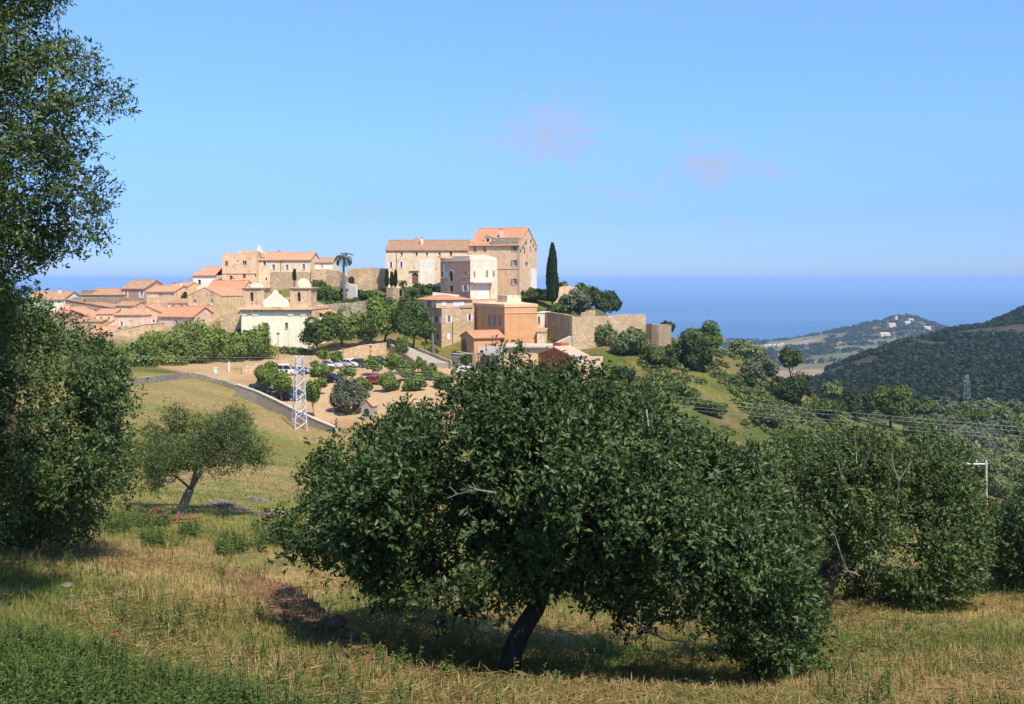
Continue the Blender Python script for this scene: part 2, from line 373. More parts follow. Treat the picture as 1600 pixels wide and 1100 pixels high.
def _tps():
    n = len(_su); r2 = ((_su[:, None] - _su[None]) ** 2).sum(-1)
    A = np.zeros((n + 3, n + 3)); A[:n, :n] = _k(r2) + np.eye(n) * 0.006
    A[:n, n] = 1; A[:n, n + 1:] = _su; A[n, :n] = 1; A[n + 1:, :n] = _su.T
    b = np.zeros(n + 3)
    base = 436 + 2900 / np.array([s[1] for s in _sv])
    b[:n] = _sp - base
    return np.linalg.solve(A, b)
_w = _tps()
LIP_PX = [-900, 300, 380, 470, 540, 590, 640, 740, 900, 1100, 1300, 2500]; LIP_D = [18.5, 18.5, 17.6, 15.6, 13.4, 12.2, 11.7, 11.3, 10.9, 10.6, 10.4, 10.4]
LIP_H = [0, 0, .22, .45, .42, .34, .26, .20, .16, .08, 0, 0]; LIP_S = [0, 0, .85, 1, 1, 1, .85, .5, .3, .1, 0, 0]
def ground(x, y):
    """height of the ground at world x, y (arrays)"""
    x = np.atleast_1d(np.asarray(x, float)); y = np.atleast_1d(np.asarray(y, float))
    d = np.maximum(y, 2.0)
    px = np.clip(800 + x / d * F, -700, 2600)
    q = np.stack([px / 330.0, np.log2(d) * 1.5], -1)
    row = np.empty(len(q))
    for i in range(0, len(q), 20000):
        s = q[i:i + 20000]
        r2 = ((s[:, None] - _su[None]) ** 2).sum(-1)
        row[i:i + 20000] = _k(r2) @ _w[:-3] + _w[-3] + s @ _w[-2:]
    row = row + 436 + 2900 / d
    z = -(row - H0) / F * d
    # earth bank across the near slope: its far side drops away
    dl = np.interp(px, LIP_PX, LIP_D); h = np.interp(px, LIP_PX, LIP_H); t = d - dl
    z = z - h * sstep(0.0, .45, t) * (1 - sstep(2.0, 7.0, t)) + 0.30 * h * sstep(-1.1, -.1, t) * (1 - sstep(0, .3, t))
    # unevenness
    z = z + (fbm(x / 1.3, y / 1.3, 3, 5) - .5) * .10 * (1 - sstep(30, 60, d))
    z = z + (fbm(x / 7, y / 7, 3, 6) - .5) * .45 * sstep(14, 40, d) * (1 - sstep(160, 190, d) * (1 - sstep(270, 330, d)))
    z = z + (fbm(x / 45, y / 45, 3, 7) - .5) * 5 * sstep(420, 650, d) * (1 - sstep(3300, 3800, d))
    z = z + (fbm(x / 160, y / 160, 3, 8) - .5) * 3 * sstep(600, 1000, d) * (1 - sstep(1300, 1800, d))
    z = np.where(y < 2.0, z + (2.0 - y) * 0.12, z)
    return z
def g1(x, y): return float(ground(x, y)[0])
_cache = {}
def hit(px, py, d0=3.0, d1=4500.0):
    """first point of the ground seen along the pixel's ray"""
    d = np.geomspace(d0, d1, 700); x = (px - 800) / F * d
    dz = ground(x, d) - (-(py - H0) / F * d)
    i = np.argmax(dz >= 0)
    if dz[i] < 0: i = len(d) - 1
    if i > 0:
        a, b = dz[i - 1], dz[i]; t = a / (a - b) if a != b else 0
        dd = d[i - 1] + (d[i] - d[i - 1]) * t
    else: dd = d[0]
    return float(dd)
def onground(px, py, d0=3.0, d1=4500.0):
    dd = hit(px, py, d0, d1); x = (px - 800) / F * dd
    return np.array((x, dd, g1(x, dd)))
def at_d(px, d):
    x = (px - 800) / F * d
    return np.array((x, d, g1(x, d)))

# ---- the ground sheet: rows of growing spacing out to the coast
rows = np.concatenate([np.linspace(-25, 2, 10), 2 + 5 * (np.geomspace(1, 8, 26)[1:] - 1) / 7, np.geomspace(7.3, 60, 130), np.geomspace(61, 300, 150), np.geomspace(304, 5200, 190)])
NC = 330
s = np.linspace(-1, 1, NC); s = np.sign(s) * (0.62 * np.abs(s) + 0.38 * np.abs(s) ** 3)
half = np.where(rows < 2, 30.0, 14 + 1.0 * np.maximum(rows, 2) * 0.98)
GX = s[None] * half[:, None]; GY = np.repeat(rows[:, None], NC, 1)
GZ = ground(GX.ravel(), GY.ravel()).reshape(GX.shape)
GD = np.maximum(GY, 2); GPX = 800 + GX / GD * F; GPY = H0 - GZ / GD * F

def inpoly(px, py, poly):
    px = np.asarray(px, float); py = np.asarray(py, float); c = np.zeros(px.shape, bool); n = len(poly); j = n - 1
    for i in range(n):
        xi, yi = poly[i]; xj, yj = poly[j]
        cond = ((yi > py) != (yj > py)) & (px < (xj - xi) * (py - yi) / ((yj - yi) or 1e-9) + xi)
        c ^= cond; j = i
    return c
# plots of land in plan: (azimuth column, distance)
PARKING = [(340, 166), (400, 160), (455, 149), (515, 141), (600, 137), (690, 135), (760, 140), (800, 152), (830, 172), (790, 178), (720, 190), (650, 199), (600, 204), (560, 200), (480, 192), (410, 188), (300, 186), (240, 182), (290, 172)]
PROMENADE = [(225, 183), (300, 186), (410, 188.5), (480, 192.5), (560, 200.5), (610, 206), (620, 214), (540, 214), (480, 210), (400, 206), (300, 204), (240, 200)]
MEADOW = [(-900, 17), (200, 17), (420, 21), (600, 24), (800, 40), (820, 120), (700, 133), (600, 136), (520, 139.5), (455, 147), (400, 158), (340, 164), (290, 168), (230, 166), (190, 160), (100, 150), (-900, 130)]
def zone_of(px, d):
    zone = np.zeros(px.shape, int)                              # 0 near slope
    zone[(d > 24)] = 1                                          # 1 hillside scrub
    zone[inpoly(px, d, MEADOW)] = 2
    zone[inpoly(px, d, PARKING)] = 3
    zone[inpoly(px, d, PROMENADE)] = 4
    zone[(d > 480)] = 6                                         # coastal plain
    edge = np.interp(px, [1150, 1215, 1262, 1300, 1350, 1415, 1480, 1600, 1900, 2600], [480, 560, 800, 900, 1020, 1130, 1270, 1500, 1800, 2000])
    zone[(d > 480) & (d < edge) & (px > 1215)] = 5              # wooded hill
    return zone
ZONE = zone_of(GPX, GD)
STRAW = np.array((0.35, 0.25, 0.105)); GREEN = np.array((0.125, 0.155, 0.033)); OLIVE = np.array((0.225, 0.205, 0.052)); SOIL = np.array((0.20, 0.105, 0.058)); SAND = np.array((0.46, 0.315, 0.175))
def lerp(a, b, t): return a + (b - a) * np.asarray(t)[..., None]
def bare_soil(px, d):
    dl = np.interp(px, LIP_PX, LIP_D); t = d - dl; k = np.interp(px, LIP_PX, LIP_S)
    wdt = np.interp(px, [330, 420, 500, 560, 640, 800], [1.6, 2.5, 2.1, 1.3, .55, .28]) * (.6 + .8 * vnoise(px / 23, d * 0, seed=77))
    return k * sstep(-wdt - .25, -wdt + .3, t) * (1 - sstep(.3, .8, t))
def ground_col(x, y, px, d, zone):
    n1 = fbm(x / 2.2, y / 2.2, 4, 21); n2 = fbm(x / 14, y / 14, 4, 22); n3 = fbm(x / 60, y / 60, 4, 23); nf = fbm(x / .35, y / .35, 3, 24)
    c = lerp(STRAW, GREEN, sstep(.50, .74, n1 * .6 + n2 * .4 + .02))
    # greener towards the bottom left corner and behind the bank
    c = lerp(c, GREEN * .9, np.clip((1 - sstep(60, 470, px)) * (1 - sstep(8.2, 10, d)), 0, .9))
    bs = bare_soil(px, d) * sstep(.25, .5, nf + .22)
    c = lerp(c, SOIL * (0.75 + .5 * nf)[..., None], np.clip(bs, 0, 1))
    # meadow
    m = lerp(OLIVE * .92, STRAW * .86, sstep(.42, .64, n2)); m = lerp(m, GREEN * 1.15, sstep(.50, .72, n3 * .5 + n1 * .5) * .75)
    m = lerp(m, GREEN * 1.0, sstep(.35, .6, n1) * np.clip((1 - sstep(26, 46, d)), 0, 1) * .65)
    c = np.where((zone == 2)[..., None], m, c)
    # hillside with scrub
    h = lerp(GREEN * .66, OLIVE * .72, sstep(.4, .62, n2)); h = lerp(h, np.array((0.19, 0.125, 0.065)), sstep(.55, .72, fbm(x / 9, y / 9, 4, 30)) * .8)
    h = lerp(h, GREEN * .8, sstep(330, 260, d) * 0 + sstep(240, 280, d) * .7)
    c = np.where((zone == 1)[..., None], h, c)
    lane = (zone == 1) & (px > 90) & (px < 335) & (d > 212) & (d < 262)
    c = np.where(lane[..., None], lerp(np.array((0.34, 0.25, 0.15)), np.array((0.20, 0.17, 0.075)), sstep(.48, .68, n1)), c)
    sd = lerp(SAND, SAND * np.array((.80, .74, .70)), sstep(.45, .7, n2)); sd = lerp(sd, SAND * np.array((.62, .56, .50)), sstep(.55, .75, n1) * .6)
    c = np.where(((zone == 3))[..., None], sd, c)
    c = np.where(((zone == 4))[..., None], lerp(SAND * .9, SAND * .72, sstep(.4, .7, n1)), c)
    w = lerp(np.array((0.036, 0.046, 0.020)), np.array((0.070, 0.056, 0.034)), sstep(.56, .74, fbm(x / 70, y / 70, 4, 33)))  # wooded hill soil, darkened to stand in for a cloud's shadow
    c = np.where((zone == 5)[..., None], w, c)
    f = fbm(x / 130, y / 90, 3, 41); cell = _hash(np.floor(x / 110 + 1.5 * fbm(x / 200, y / 200, 2, 44)), np.floor(y / 85 + 1.5 * fbm(x / 170, y / 170, 2, 45)), np.zeros_like(x))
    p = lerp(np.array((0.115, 0.125, 0.05)), np.array((0.30, 0.215, 0.125)), sstep(.35, .75, cell)); p = lerp(p, np.array((0.07, 0.09, 0.035)), sstep(.5, .66, f) * .8)
    head = sstep(2300, 2600, d) * sstep(1255, 1330, px)
    p = lerp(p, np.array((0.075, 0.085, 0.036)), head * sstep(.36, .5, fbm(x / 60, y / 60, 3, 47)) * .9)
    c = np.where((zone == 6)[..., None], p, c)
    return c
GC = ground_col(GX, GY, GPX, GD, ZONE)
# soften the tone where one plot meets the next
def blur(a):
    b = a.copy(); b[1:-1, 1:-1] = (a[1:-1, 1:-1] * 2 + a[:-2, 1:-1] + a[2:, 1:-1] + a[1:-1, :-2] + a[1:-1, 2:]) / 6; return b
GC = blur(GC)

def groundmat(name, scale, strength, dist, rough=.95, contrast=.5):
    m, nt, b = mat(name)
    at = N(nt, 'ShaderNodeAttribute', attribute_name='tint')
    ge = N(nt, 'ShaderNodeNewGeometry')
    f = noise_tex(nt, ge.outputs['Position'], scale, 8, .68)
    f2 = noise_tex(nt, ge.outputs['Position'], scale * 6.3, 4, .6)
    k = rng_node(nt, f, .3, .7, 1 - contrast, 1 + contrast); k2 = rng_node(nt, f2, .3, .7, 1 - contrast * .6, 1 + contrast * .6)
    mm = N(nt, 'ShaderNodeMath', operation='MULTIPLY'); nt.links.new(k, mm.inputs[0]); nt.links.new(k2, mm.inputs[1])
    v = N(nt, 'ShaderNodeVectorMath', operation='SCALE'); nt.links.new(at.outputs['Color'], v.inputs[0]); nt.links.new(mm.outputs[0], v.inputs['Scale'])
    nt.links.new(v.outputs[0], b.inputs['Base Color']); b.inputs['Roughness'].default_value = rough; b.inputs['Specular IOR Level'].default_value = .15
    bump(nt, b, f, strength, dist)
    return m
ZNAME = ['grassy_ground', 'hillside', 'meadow_field', 'parking_lot_ground', 'promenade_ground', 'wooded_hill', 'coastal_plain_land']
ZMAT = [groundmat('near_soil', 6, .6, .08), groundmat('scrub_soil', 1.2, .7, .4), groundmat('meadow_turf', 1.5, .6, .25, contrast=.4), groundmat('sandy_gravel', 1.2, .3, .1, contrast=.18),
        groundmat('promenade_gravel', 1.2, .3, .1, contrast=.18), groundmat('hill_soil', .09, .8, 4), groundmat('plain_soil', .03, .5, 5, contrast=.35)]
ids = np.arange(len(rows) * NC).reshape(len(rows), NC)
Q = np.stack([ids[:-1, :-1], ids[:-1, 1:], ids[1:, 1:], ids[1:, :-1]], -1).reshape(-1, 4)
QZ = np.median(np.stack([ZONE[:-1, :-1], ZONE[:-1, 1:], ZONE[1:, 1:], ZONE[1:, :-1]], -1), -1).astype(int).ravel()
V = np.stack([GX, GY, GZ], -1).reshape(-1, 3); C = GC.reshape(-1, 3)
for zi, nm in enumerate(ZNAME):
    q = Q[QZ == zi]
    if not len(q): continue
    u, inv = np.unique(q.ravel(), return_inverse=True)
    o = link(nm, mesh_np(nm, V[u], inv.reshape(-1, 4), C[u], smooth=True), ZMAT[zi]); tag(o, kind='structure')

# the sea
m, nt, b = mat('sea_water')
ge = N(nt, 'ShaderNodeNewGeometry')
mp = N(nt, 'ShaderNodeMapping'); mp.inputs['Scale'].default_value = (.00018, .0006, 1); nt.links.new(ge.outputs['Position'], mp.inputs[0])
f = noise_tex(nt, mp.outputs[0], 1.0, 6, .6)
nt.links.new(mixc(nt, rng_node(nt, f, .35, .7), (0.018, 0.08, 0.20), (0.032, 0.11, 0.25)), b.inputs['Base Color'])
nt.links.new(rng_node(nt, f, .35, .7, .26, .44), b.inputs['Roughness']); b.inputs['IOR'].default_value = 1.33
mp2 = N(nt, 'ShaderNodeMapping'); mp2.inputs['Scale'].default_value = (.02, .06, 1); nt.links.new(ge.outputs['Position'], mp2.inputs[0])
bump(nt, b, noise_tex(nt, mp2.outputs[0], 1, 5, .6), .25, .5)
SEA_Z = -220.0
o = link('sea', mesh_np('sea', [(-33000, 900, SEA_Z), (33000, 900, SEA_Z), (33000, 40000, SEA_Z), (-33000, 40000, SEA_Z)], [(0, 1, 2, 3)]), m); tag(o, kind='structure')

# thin sea air over everything, bluing the distance
HAZE = 0.0001
hm = bpy.data.materials.new('sea_air'); hm.use_nodes = True; hn = hm.node_tree; hn.nodes.clear()
pv = hn.nodes.new('ShaderNodeVolumePrincipled'); pv.inputs['Color'].default_value = (0.42, 0.66, 0.98, 1); pv.inputs['Density'].default_value = HAZE
ho = hn.nodes.new('ShaderNodeOutputMaterial'); hn.links.new(pv.outputs[0], ho.inputs['Volume'])
zlo = min(float(GZ.min()), SEA_Z) - 1.0; zhi = max(float(GZ.max()), 22.0) + 2.0
hb = MB(); hb.box(-34000, 34000, -60, 41000, zlo, zhi); o = hb.build('haze', hm); tag(o, kind='stuff'); o.display_type = 'WIRE'
# ------------------------------------------------------------------ houses
class House:
    """walls with real openings on four faces, windows as parts, a roof; placed by its near corner and turned by th degrees.
    th > 0: the right-hand side wall is seen; th < 0: the left-hand one."""
    def __init__(s, name, label, cat, xl, xr, d, th, D, top, wall, base=None, group=None, drop=1.0, zb=None):
        t = R(abs(th)); c, sn = math.cos(t), math.sin(t); kA, kB = (xl - 800) / F, (xr - 800) / F
        if th >= 0:
            L = (kB * d - kA * d) / (c + kA * sn); s.u = np.array((c, -sn)); A = np.array((kA * (d + L * sn), d + L * sn))
        else:
            L = (kB * d - kA * d) / (c - kB * sn); s.u = np.array((c, sn)); A = np.array((kA * d, d))
        s.v = np.array((-s.u[1], s.u[0])); s.L, s.D, s.A = L, D, A
        cs = [A, A + s.u * L, A + s.u * L + s.v * D, A + s.v * D]
        gz = ground([q[0] for q in cs], [q[1] for q in cs])
        s.zb = (min(gz) - drop) if zb is None else zb
        s.d = d; s.ztop = -(top - H0) / F * d; s.H = s.ztop - s.zb
        s.root = tag(empty(name, (A[0], A[1], s.zb), math.atan2(s.u[1], s.u[0])), label, cat, group)
        s.wall = wall; s.open = {'F': [], 'R': [], 'L': [], 'B': []}; s.gab = {}
        s.later = []; s.face_mat = {}
        s.eave_z = s.H
    def frame(s, f):
        return {'F': ((0, 0), (1, 0), (0, -1), s.L), 'R': ((s.L, 0), (0, 1), (1, 0), s.D), 'L': ((0, s.D), (0, -1), (-1, 0), s.D), 'B': ((s.L, s.D), (-1, 0), (0, 1), s.L)}[f]
    def loc(s, f, px, py, off=0.0):
        """pixel -> (along, height) on face f"""
        o, a, n, L = s.frame(f)
        S = s.u * a[0] + s.v * a[1]; Nn = s.u * n[0] + s.v * n[1]; Q0 = s.A + s.u * o[0] + s.v * o[1] + Nn * off
        r = np.array(((px - 800) / F, 1.0)); t = (Q0 @ Nn) / (r @ Nn); h = r * t
        return float((h - Q0) @ S), -(py - H0) / F * t - s.zb
    def zrow(s, py, v=0.0):
        """height of a screen row at depth v behind the near corner"""
        return -(py - H0) / F * (s.d + v) - s.zb
    def p3(s, f, a, w, n):
        o, ax, nn, L = s.frame(f); return (o[0] + ax[0] * a + nn[0] * n, o[1] + ax[1] * a + nn[1] * n, w)
    def win(s, f, px, py, wpx, hpx, kind='open', sh='white_shutter', dep=.22, trim='stone_trim', name='window'):
        """kind: open (dark, shutters folded back), closed (shutters shut), dark, arch, glass, hole, panel"""
        a0, w0 = s.loc(f, px - wpx / 2, py + hpx / 2); a1, w1 = s.loc(f, px + wpx / 2, py - hpx / 2)
        if a1 < a0: a0, a1 = a1, a0
        if w1 < w0: w0, w1 = w1, w0
        L = s.frame(f)[3]
        a0, a1 = max(a0, .08), min(a1, L - .08); w1 = min(w1, s.H - .1)
        if a1 - a0 < .1 or w1 - w0 < .1: return
        s.open[f].append((a0, a1, w0, w1)); s.later.append((f, a0, a1, w0, w1, kind, sh, dep, trim, name))
    def gable(s, faces, h, peak=.5):
        for f in faces: s.gab[f] = (h, peak)
    def walls(s):
        mb = MB(); fm = sorted(s.face_mat)
        for f in 'FRLB':
            mb.mi = fm.index(f) + 1 if f in fm else 0
            L = s.frame(f)[3]; ops = s.open[f]
            us = sorted({0.0, L} | {round(o[0], 4) for o in ops} | {round(o[1], 4) for o in ops})
            ws = sorted({0.0, s.H} | {round(o[2], 4) for o in ops} | {round(o[3], 4) for o in ops})
            ws = [w for w in ws if 0 <= w <= s.H]
            for i in range(len(us) - 1):
                for j in range(len(ws) - 1):
                    cu, cw = (us[i] + us[i + 1]) / 2, (ws[j] + ws[j + 1]) / 2
                    if any(o[0] < cu < o[1] and o[2] < cw < o[3] for o in ops): continue
                    mb.add([s.p3(f, us[i], ws[j], 0), s.p3(f, us[i + 1], ws[j], 0), s.p3(f, us[i + 1], ws[j + 1], 0), s.p3(f, us[i], ws[j + 1], 0)], [(0, 1, 2, 3)])
            for (a0, a1, w0, w1) in ops:
                q = [(a0, w0), (a1, w0), (a1, w1), (a0, w1)]; t = .3
                for k in range(4):
                    (x0, y0), (x1, y1) = q[k], q[(k + 1) % 4]
                    mb.add([s.p3(f, x0, y0, 0), s.p3(f, x0, y0, -t), s.p3(f, x1, y1, -t), s.p3(f, x1, y1, 0)], [(0, 1, 2, 3)])
            if f in s.gab:
                h, pk = s.gab[f]
                mb.add([s.p3(f, 0, s.H, 0), s.p3(f, L, s.H, 0), s.p3(f, L * pk, s.H + h, 0)], [(0, 1, 2)])
        s.wobj = mb.build('wall', [s.wall] + [s.face_mat[f] for f in fm], s.root)
        for (f, a0, a1, w0, w1, kind, sh, dep, trim, name) in s.later:
            W, Hh = a1 - a0, w1 - w0
            fr = MB()
            def fbx(x0, x1, y0, y1, n0, n1):
                ps = [s.p3(f, x, y, n) for n in (n0, n1) for (x, y) in ((x0, y0), (x1, y0), (x1, y1), (x0, y1))]
                fr.add(ps, [(0, 1, 2, 3)[::-1], (4, 5, 6, 7), (0, 1, 5, 4), (1, 2, 6, 5), (2, 3, 7, 6), (3, 0, 4, 7)])
            if kind == 'panel':
                fbx(a0, a1, w0, w1, -.06, -.03); fr.build(name, M[sh], s.root); continue
            if kind == 'arch':
                r = W / 2; n = 8; hh = max(w1 - r, w0 + .05)
                arc = [(a0 + r - r * math.cos(math.pi * i / n), hh + (w1 - hh) * math.sin(math.pi * i / n)) for i in range(n + 1)]
                l = arc[:n // 2 + 1] + [(a0, w1)]; rr = arc[n // 2:] + [(a1, w1)]
                for poly in (l, rr):
                    base = [s.p3(f, x, y, .004) for x, y in poly]
                    fr.prism(base, np.array(s.p3(f, 0, 0, -.296)) - np.array(s.p3(f, 0, 0, .004)))
                wobj = fr.build(name, s.face_mat.get(f, s.wall), s.root)
                tr = MB()
                for i in range(n):
                    (x0, y0), (x1, y1) = arc[i], arc[i + 1]; k = 1 + .16 / r
                    o0 = (a0 + r + (x0 - a0 - r) * k, hh + (y0 - hh) * k); o1 = (a0 + r + (x1 - a0 - r) * k, hh + (y1 - hh) * k)
                    tr.prism([s.p3(f, *q, .01) for q in ((x0, y0), (x1, y1), o1, o0)], np.array(s.p3(f, 0, 0, .05)) - np.array(s.p3(f, 0, 0, 0)))
                tr.build('surround', M[trim], wobj)
            else:
                t = .07 if W > .5 else .04
                fbx(a0, a0 + t, w0, w1, -.24, -.12); fbx(a1 - t, a1, w0, w1, -.24, -.12); fbx(a0 + t, a1 - t, w1 - t, w1, -.24, -.12); fbx(a0 + t, a1 - t, w0, w0 + t, -.24, -.12)
                if kind in ('open', 'glass', 'dark'): fbx(a0 - .06, a1 + .06, w0 - .1, w0 - .01, .002, .09)
                if kind in ('open', 'glass') and W > .6: fbx((a0 + a1) / 2 - .03, (a0 + a1) / 2 + .03, w0 + t, w1 - t, -.24, -.13)
                wobj = fr.build(name, M[trim if kind in ('dark', 'hole') else 'white_trim'], s.root)
            pm = MB()
            pm.add([s.p3(f, a0, w0, -.27), s.p3(f, a1, w0, -.27), s.p3(f, a1, w1, -.27), s.p3(f, a0, w1, -.27)], [(0, 1, 2, 3)])
            pm.build('pane', M['brown_wood'] if sh == 'brown_wood' else M['pane' if kind in ('open', 'glass') else 'dark'], wobj)
            def shutter(x0, x1, n0, n1):
                b = MB(); ps = [s.p3(f, x, y, n) for n in (n0, n1) for (x, y) in ((x0, w0), (x1, w0), (x1, w1), (x0, w1))]
                b.add(ps, [(0, 1, 2, 3)[::-1], (4, 5, 6, 7), (0, 1, 5, 4), (1, 2, 6, 5), (2, 3, 7, 6), (3, 0, 4, 7)])
                for q in range(4):
                    yy = w0 + (w1 - w0) * (q + .5) / 4.0
                    ps = [s.p3(f, x, y, n) for n in (n1 + .001, n1 + .02) for (x, y) in ((x0 + .05, yy - .05), (x1 - .05, yy - .05), (x1 - .05, yy + .05), (x0 + .05, yy + .05))]
                    b.add(ps, [(4, 5, 6, 7), (0, 1, 5, 4), (1, 2, 6, 5), (2, 3, 7, 6), (3, 0, 4, 7)])
                b.build('shutter', M[sh], wobj)
            if kind == 'open':
                h = W * .52; L = s.frame(f)[3]
                if a0 - h > .02: shutter(a0 - h, a0 - .01, .02, .06)
                if a1 + h < L - .02: shutter(a1 + .01, a1 + h, .02, .06)
            if kind == 'closed':
                m_ = (a0 + a1) / 2; shutter(a0 + .01, m_ - .006, -.10, -.06); shutter(m_ + .006, a1 - .01, -.10, -.06)
        return s
    # ---- roofs
    def slab(s, pts, th=.16):
        pts = [np.array(p, float) for p in pts]
        return pts, [p + np.array((0, 0, th)) for p in pts]
    def roof_u(s, h, mat_, ov=.35, pk=.5, sides=True, ridge=(0.0, 1.0), name='roof'):
        """ridge along the front; h = rise above the wall top; the ridge spans that share of the length (hip ends)"""
        L, D, z = s.L, s.D, s.H
        if sides and ridge == (0.0, 1.0): s.gable('RL', h); s.gab['R'] = (h, pk); s.gab['L'] = (h, 1 - pk)
        k = h / (D * pk); e0 = -ov; kb = h / (D * (1 - pk))
        xa, xb = -ov * .6, L + ov * .6; ra = xa + (xb - xa) * ridge[0]; rb = xa + (xb - xa) * ridge[1]
        fl, fr = (xa, e0, z - ov * k), (xb, e0, z - ov * k); bl, br = (xa, D + ov, z - ov * kb), (xb, D + ov, z - ov * kb)
        r0, r1 = (ra, D * pk, z + h), (rb, D * pk, z + h)
        mb = MB(); mb.prism([fl, fr, r1, r0], (0, 0, .16)); mb.prism([br, bl, r0, r1], (0, 0, .159))
        if ridge[0] > 0: mb.prism([bl, fl, r0], (0, 0, .158))
        if ridge[1] < 1: mb.prism([fr, br, r1], (0, 0, .157))
        s.ridge_pts = (r0, r1)
        rf = mb.build(name, mat_, s.root)
        ct = MB(); ct.tube([(ra, D * pk, z + h + .17), (rb, D * pk, z + h + .17)], .11, 6); ct.build('ridge_tiles', mat_, rf)
        s.roof = rf; return rf
    def roof_v(s, h, mat_, ov=.35, pk=.5, name='roof'):
        """gable faces the front"""
        L, D, z = s.L, s.D, s.H; s.gab['F'] = (h, pk); s.gab['B'] = (h, 1 - pk)
        kl, kr = h / (L * pk), h / (L * (1 - pk))
        mb = MB()
        mb.prism([(-ov, -ov * .5, z - ov * kl), (L * pk, -ov * .5, z + h), (L * pk, D + ov * .5, z + h), (-ov, D + ov * .5, z - ov * kl)], (0, 0, .16))
        mb.prism([(L + ov, -ov * .5, z - ov * kr), (L + ov, D + ov * .5, z - ov * kr), (L * pk, D + ov * .5, z + h), (L * pk, -ov * .5, z + h)], (0, 0, .159))
        s.roof = mb.build(name, mat_, s.root); return s.roof
    def roof_mono(s, h, mat_, ov=.3, to='F', name='roof'):
        """single slope falling towards face `to`"""
        L, D, z = s.L, s.D, s.H; mb = MB()
        hz = {'F': lambda x, y: z + h * y / D, 'B': lambda x, y: z + h * (1 - y / D), 'L': lambda x, y: z + h * x / L, 'R': lambda x, y: z + h * (1 - x / L)}[to]
        cs = [(-ov, -ov), (L + ov, -ov), (L + ov, D + ov), (-ov, D + ov)]
        mb.prism([(x, y, hz(x, y)) for x, y in cs], (0, 0, .16)); s.roof = mb.build(name, mat_, s.root)
        w = MB()
        c = [(0, 0), (L, 0), (L, D), (0, D)]
        for i in range(4):
            (x0, y0), (x1, y1) = c[i], c[(i + 1) % 4]
            z0, z1 = hz(x0, y0), hz(x1, y1)
            if max(z0, z1) > z + .02: w.add([(x0, y0, z), (x1, y1, z), (x1, y1, z1 - .003), (x0, y0, z0 - .003)], [(0, 1, 2, 3)])
        w.build('upper_wall', s.wall, s.root); return s.roof
    def roof_flat(s, mat_, par=.4, ov=0.0, th=.2, name='roof'):
        L, D, z = s.L, s.D, s.H; mb = MB()
        if par > 0:
            t = .22; mb.box(.01, L - .01, .01, D - .01, z - .25, z - .05)
            s.roof = mb.build(name, mat_, s.root)
            p = MB(); p.box(-.03, L + .03, -.03, t, z + .001, z + par); p.box(-.03, L + .03, D - t, D + .03, z + .001, z + par); p.box(-.03, t, t, D - t, z + .001, z + par); p.box(L - t, L + .03, t, D - t, z + .001, z + par)
            p.build('parapet', s.wall, s.root)
        else:
            mb.box(-ov, L + ov, -ov, D + ov, z + .001, z + th); s.roof = mb.build(name, mat_, s.root)
        return s.roof
    def chimney(s, x, y, z0, w=.5, h=1.2, m='stone_trim', cap='tile'):
        mb = MB(); mb.box(x - w / 2, x + w / 2, y - w / 2, y + w / 2, z0 - 1.2, z0 + h)
        c = mb.build('chimney', M[m], s.roof)
        k = MB(); k.box(x - w / 2 - .08, x + w / 2 + .08, y - w / 2 - .08, y + w / 2 + .08, z0 + h + .001, z0 + h + .1); k.box(x - w / 4, x + w / 4, y - w / 4, y + w / 4, z0 + h + .101, z0 + h + .35)
        # the cap stays in the chimney's own mesh level: third level is the limit
        c.data.materials.append(M[cap])
        me = c.data; b = len(me.vertices)
        mm = MB(); mm.v = [tuple(q.co) for q in me.vertices]; mm.f = [list(p.vertices) for p in me.polygons]; mm.m = [0] * len(mm.f); mm.mi = 1
        mm.add(k.v, k.f)
        new = bpy.data.meshes.new('chimney'); new.from_pydata(mm.v, [], mm.f)
        for q in (M[m], M[cap]): new.materials.append(q)
        new.polygons.foreach_set('material_index', np.array(mm.m, dtype=np.int32)); new.update(); c.data = new
        return c
    def part(s, name, m, build):
        mb = MB(); build(mb); return mb.build(name, m, s.root)

T = M
# --- far left: houses stepping down behind the big tree
h = House('village_house', 'cream house behind the tall left tree, blue shutter under an old orange roof', 'house', 40, 99, 252, 8, 9, 468, T['white'])
h.win('F', 76, 483, 4.5, 7, 'closed', 'blue_shutter'); h.win('F', 52, 484, 4, 6, 'closed', 'blue_shutter')
for q in (58, 70, 82, 92): h.win('F', q, 472, 2.2, 3.2, 'hole')
h.roof_u(h.zrow(456, 4.5) - h.H, T['tile_old']); h.walls(); h.chimney(h.L * .70, 3.4, h.H + 1.2, .6, 1.3, 'white_trim')

h = House('village_house', 'grey stone house with a hipped brown roof against the sea, left of the mauve house', 'house', 126, 186, 250, 6, 9.5, 461, T['grey_stone'])
h.win('F', 137, 466, 3.2, 4.2, 'hole'); h.win('F', 170, 478, 3, 5, 'hole')
h.roof_u(h.zrow(451.5, 4.7) - h.H, T['tile_old'], .2, ridge=(.18, .72)); h.walls()
def f(mb): mb.box(-2.3, -.01, 1.5, 7, 0, h.H - .6)
h.part('annex', T['grey_stone'], f)
def f(mb): mb.box(.1, 2.6, .15, 3.2, h.H + .001, h.H + 1.25)
h.part('attic_wall', T['grey_stone'], f)

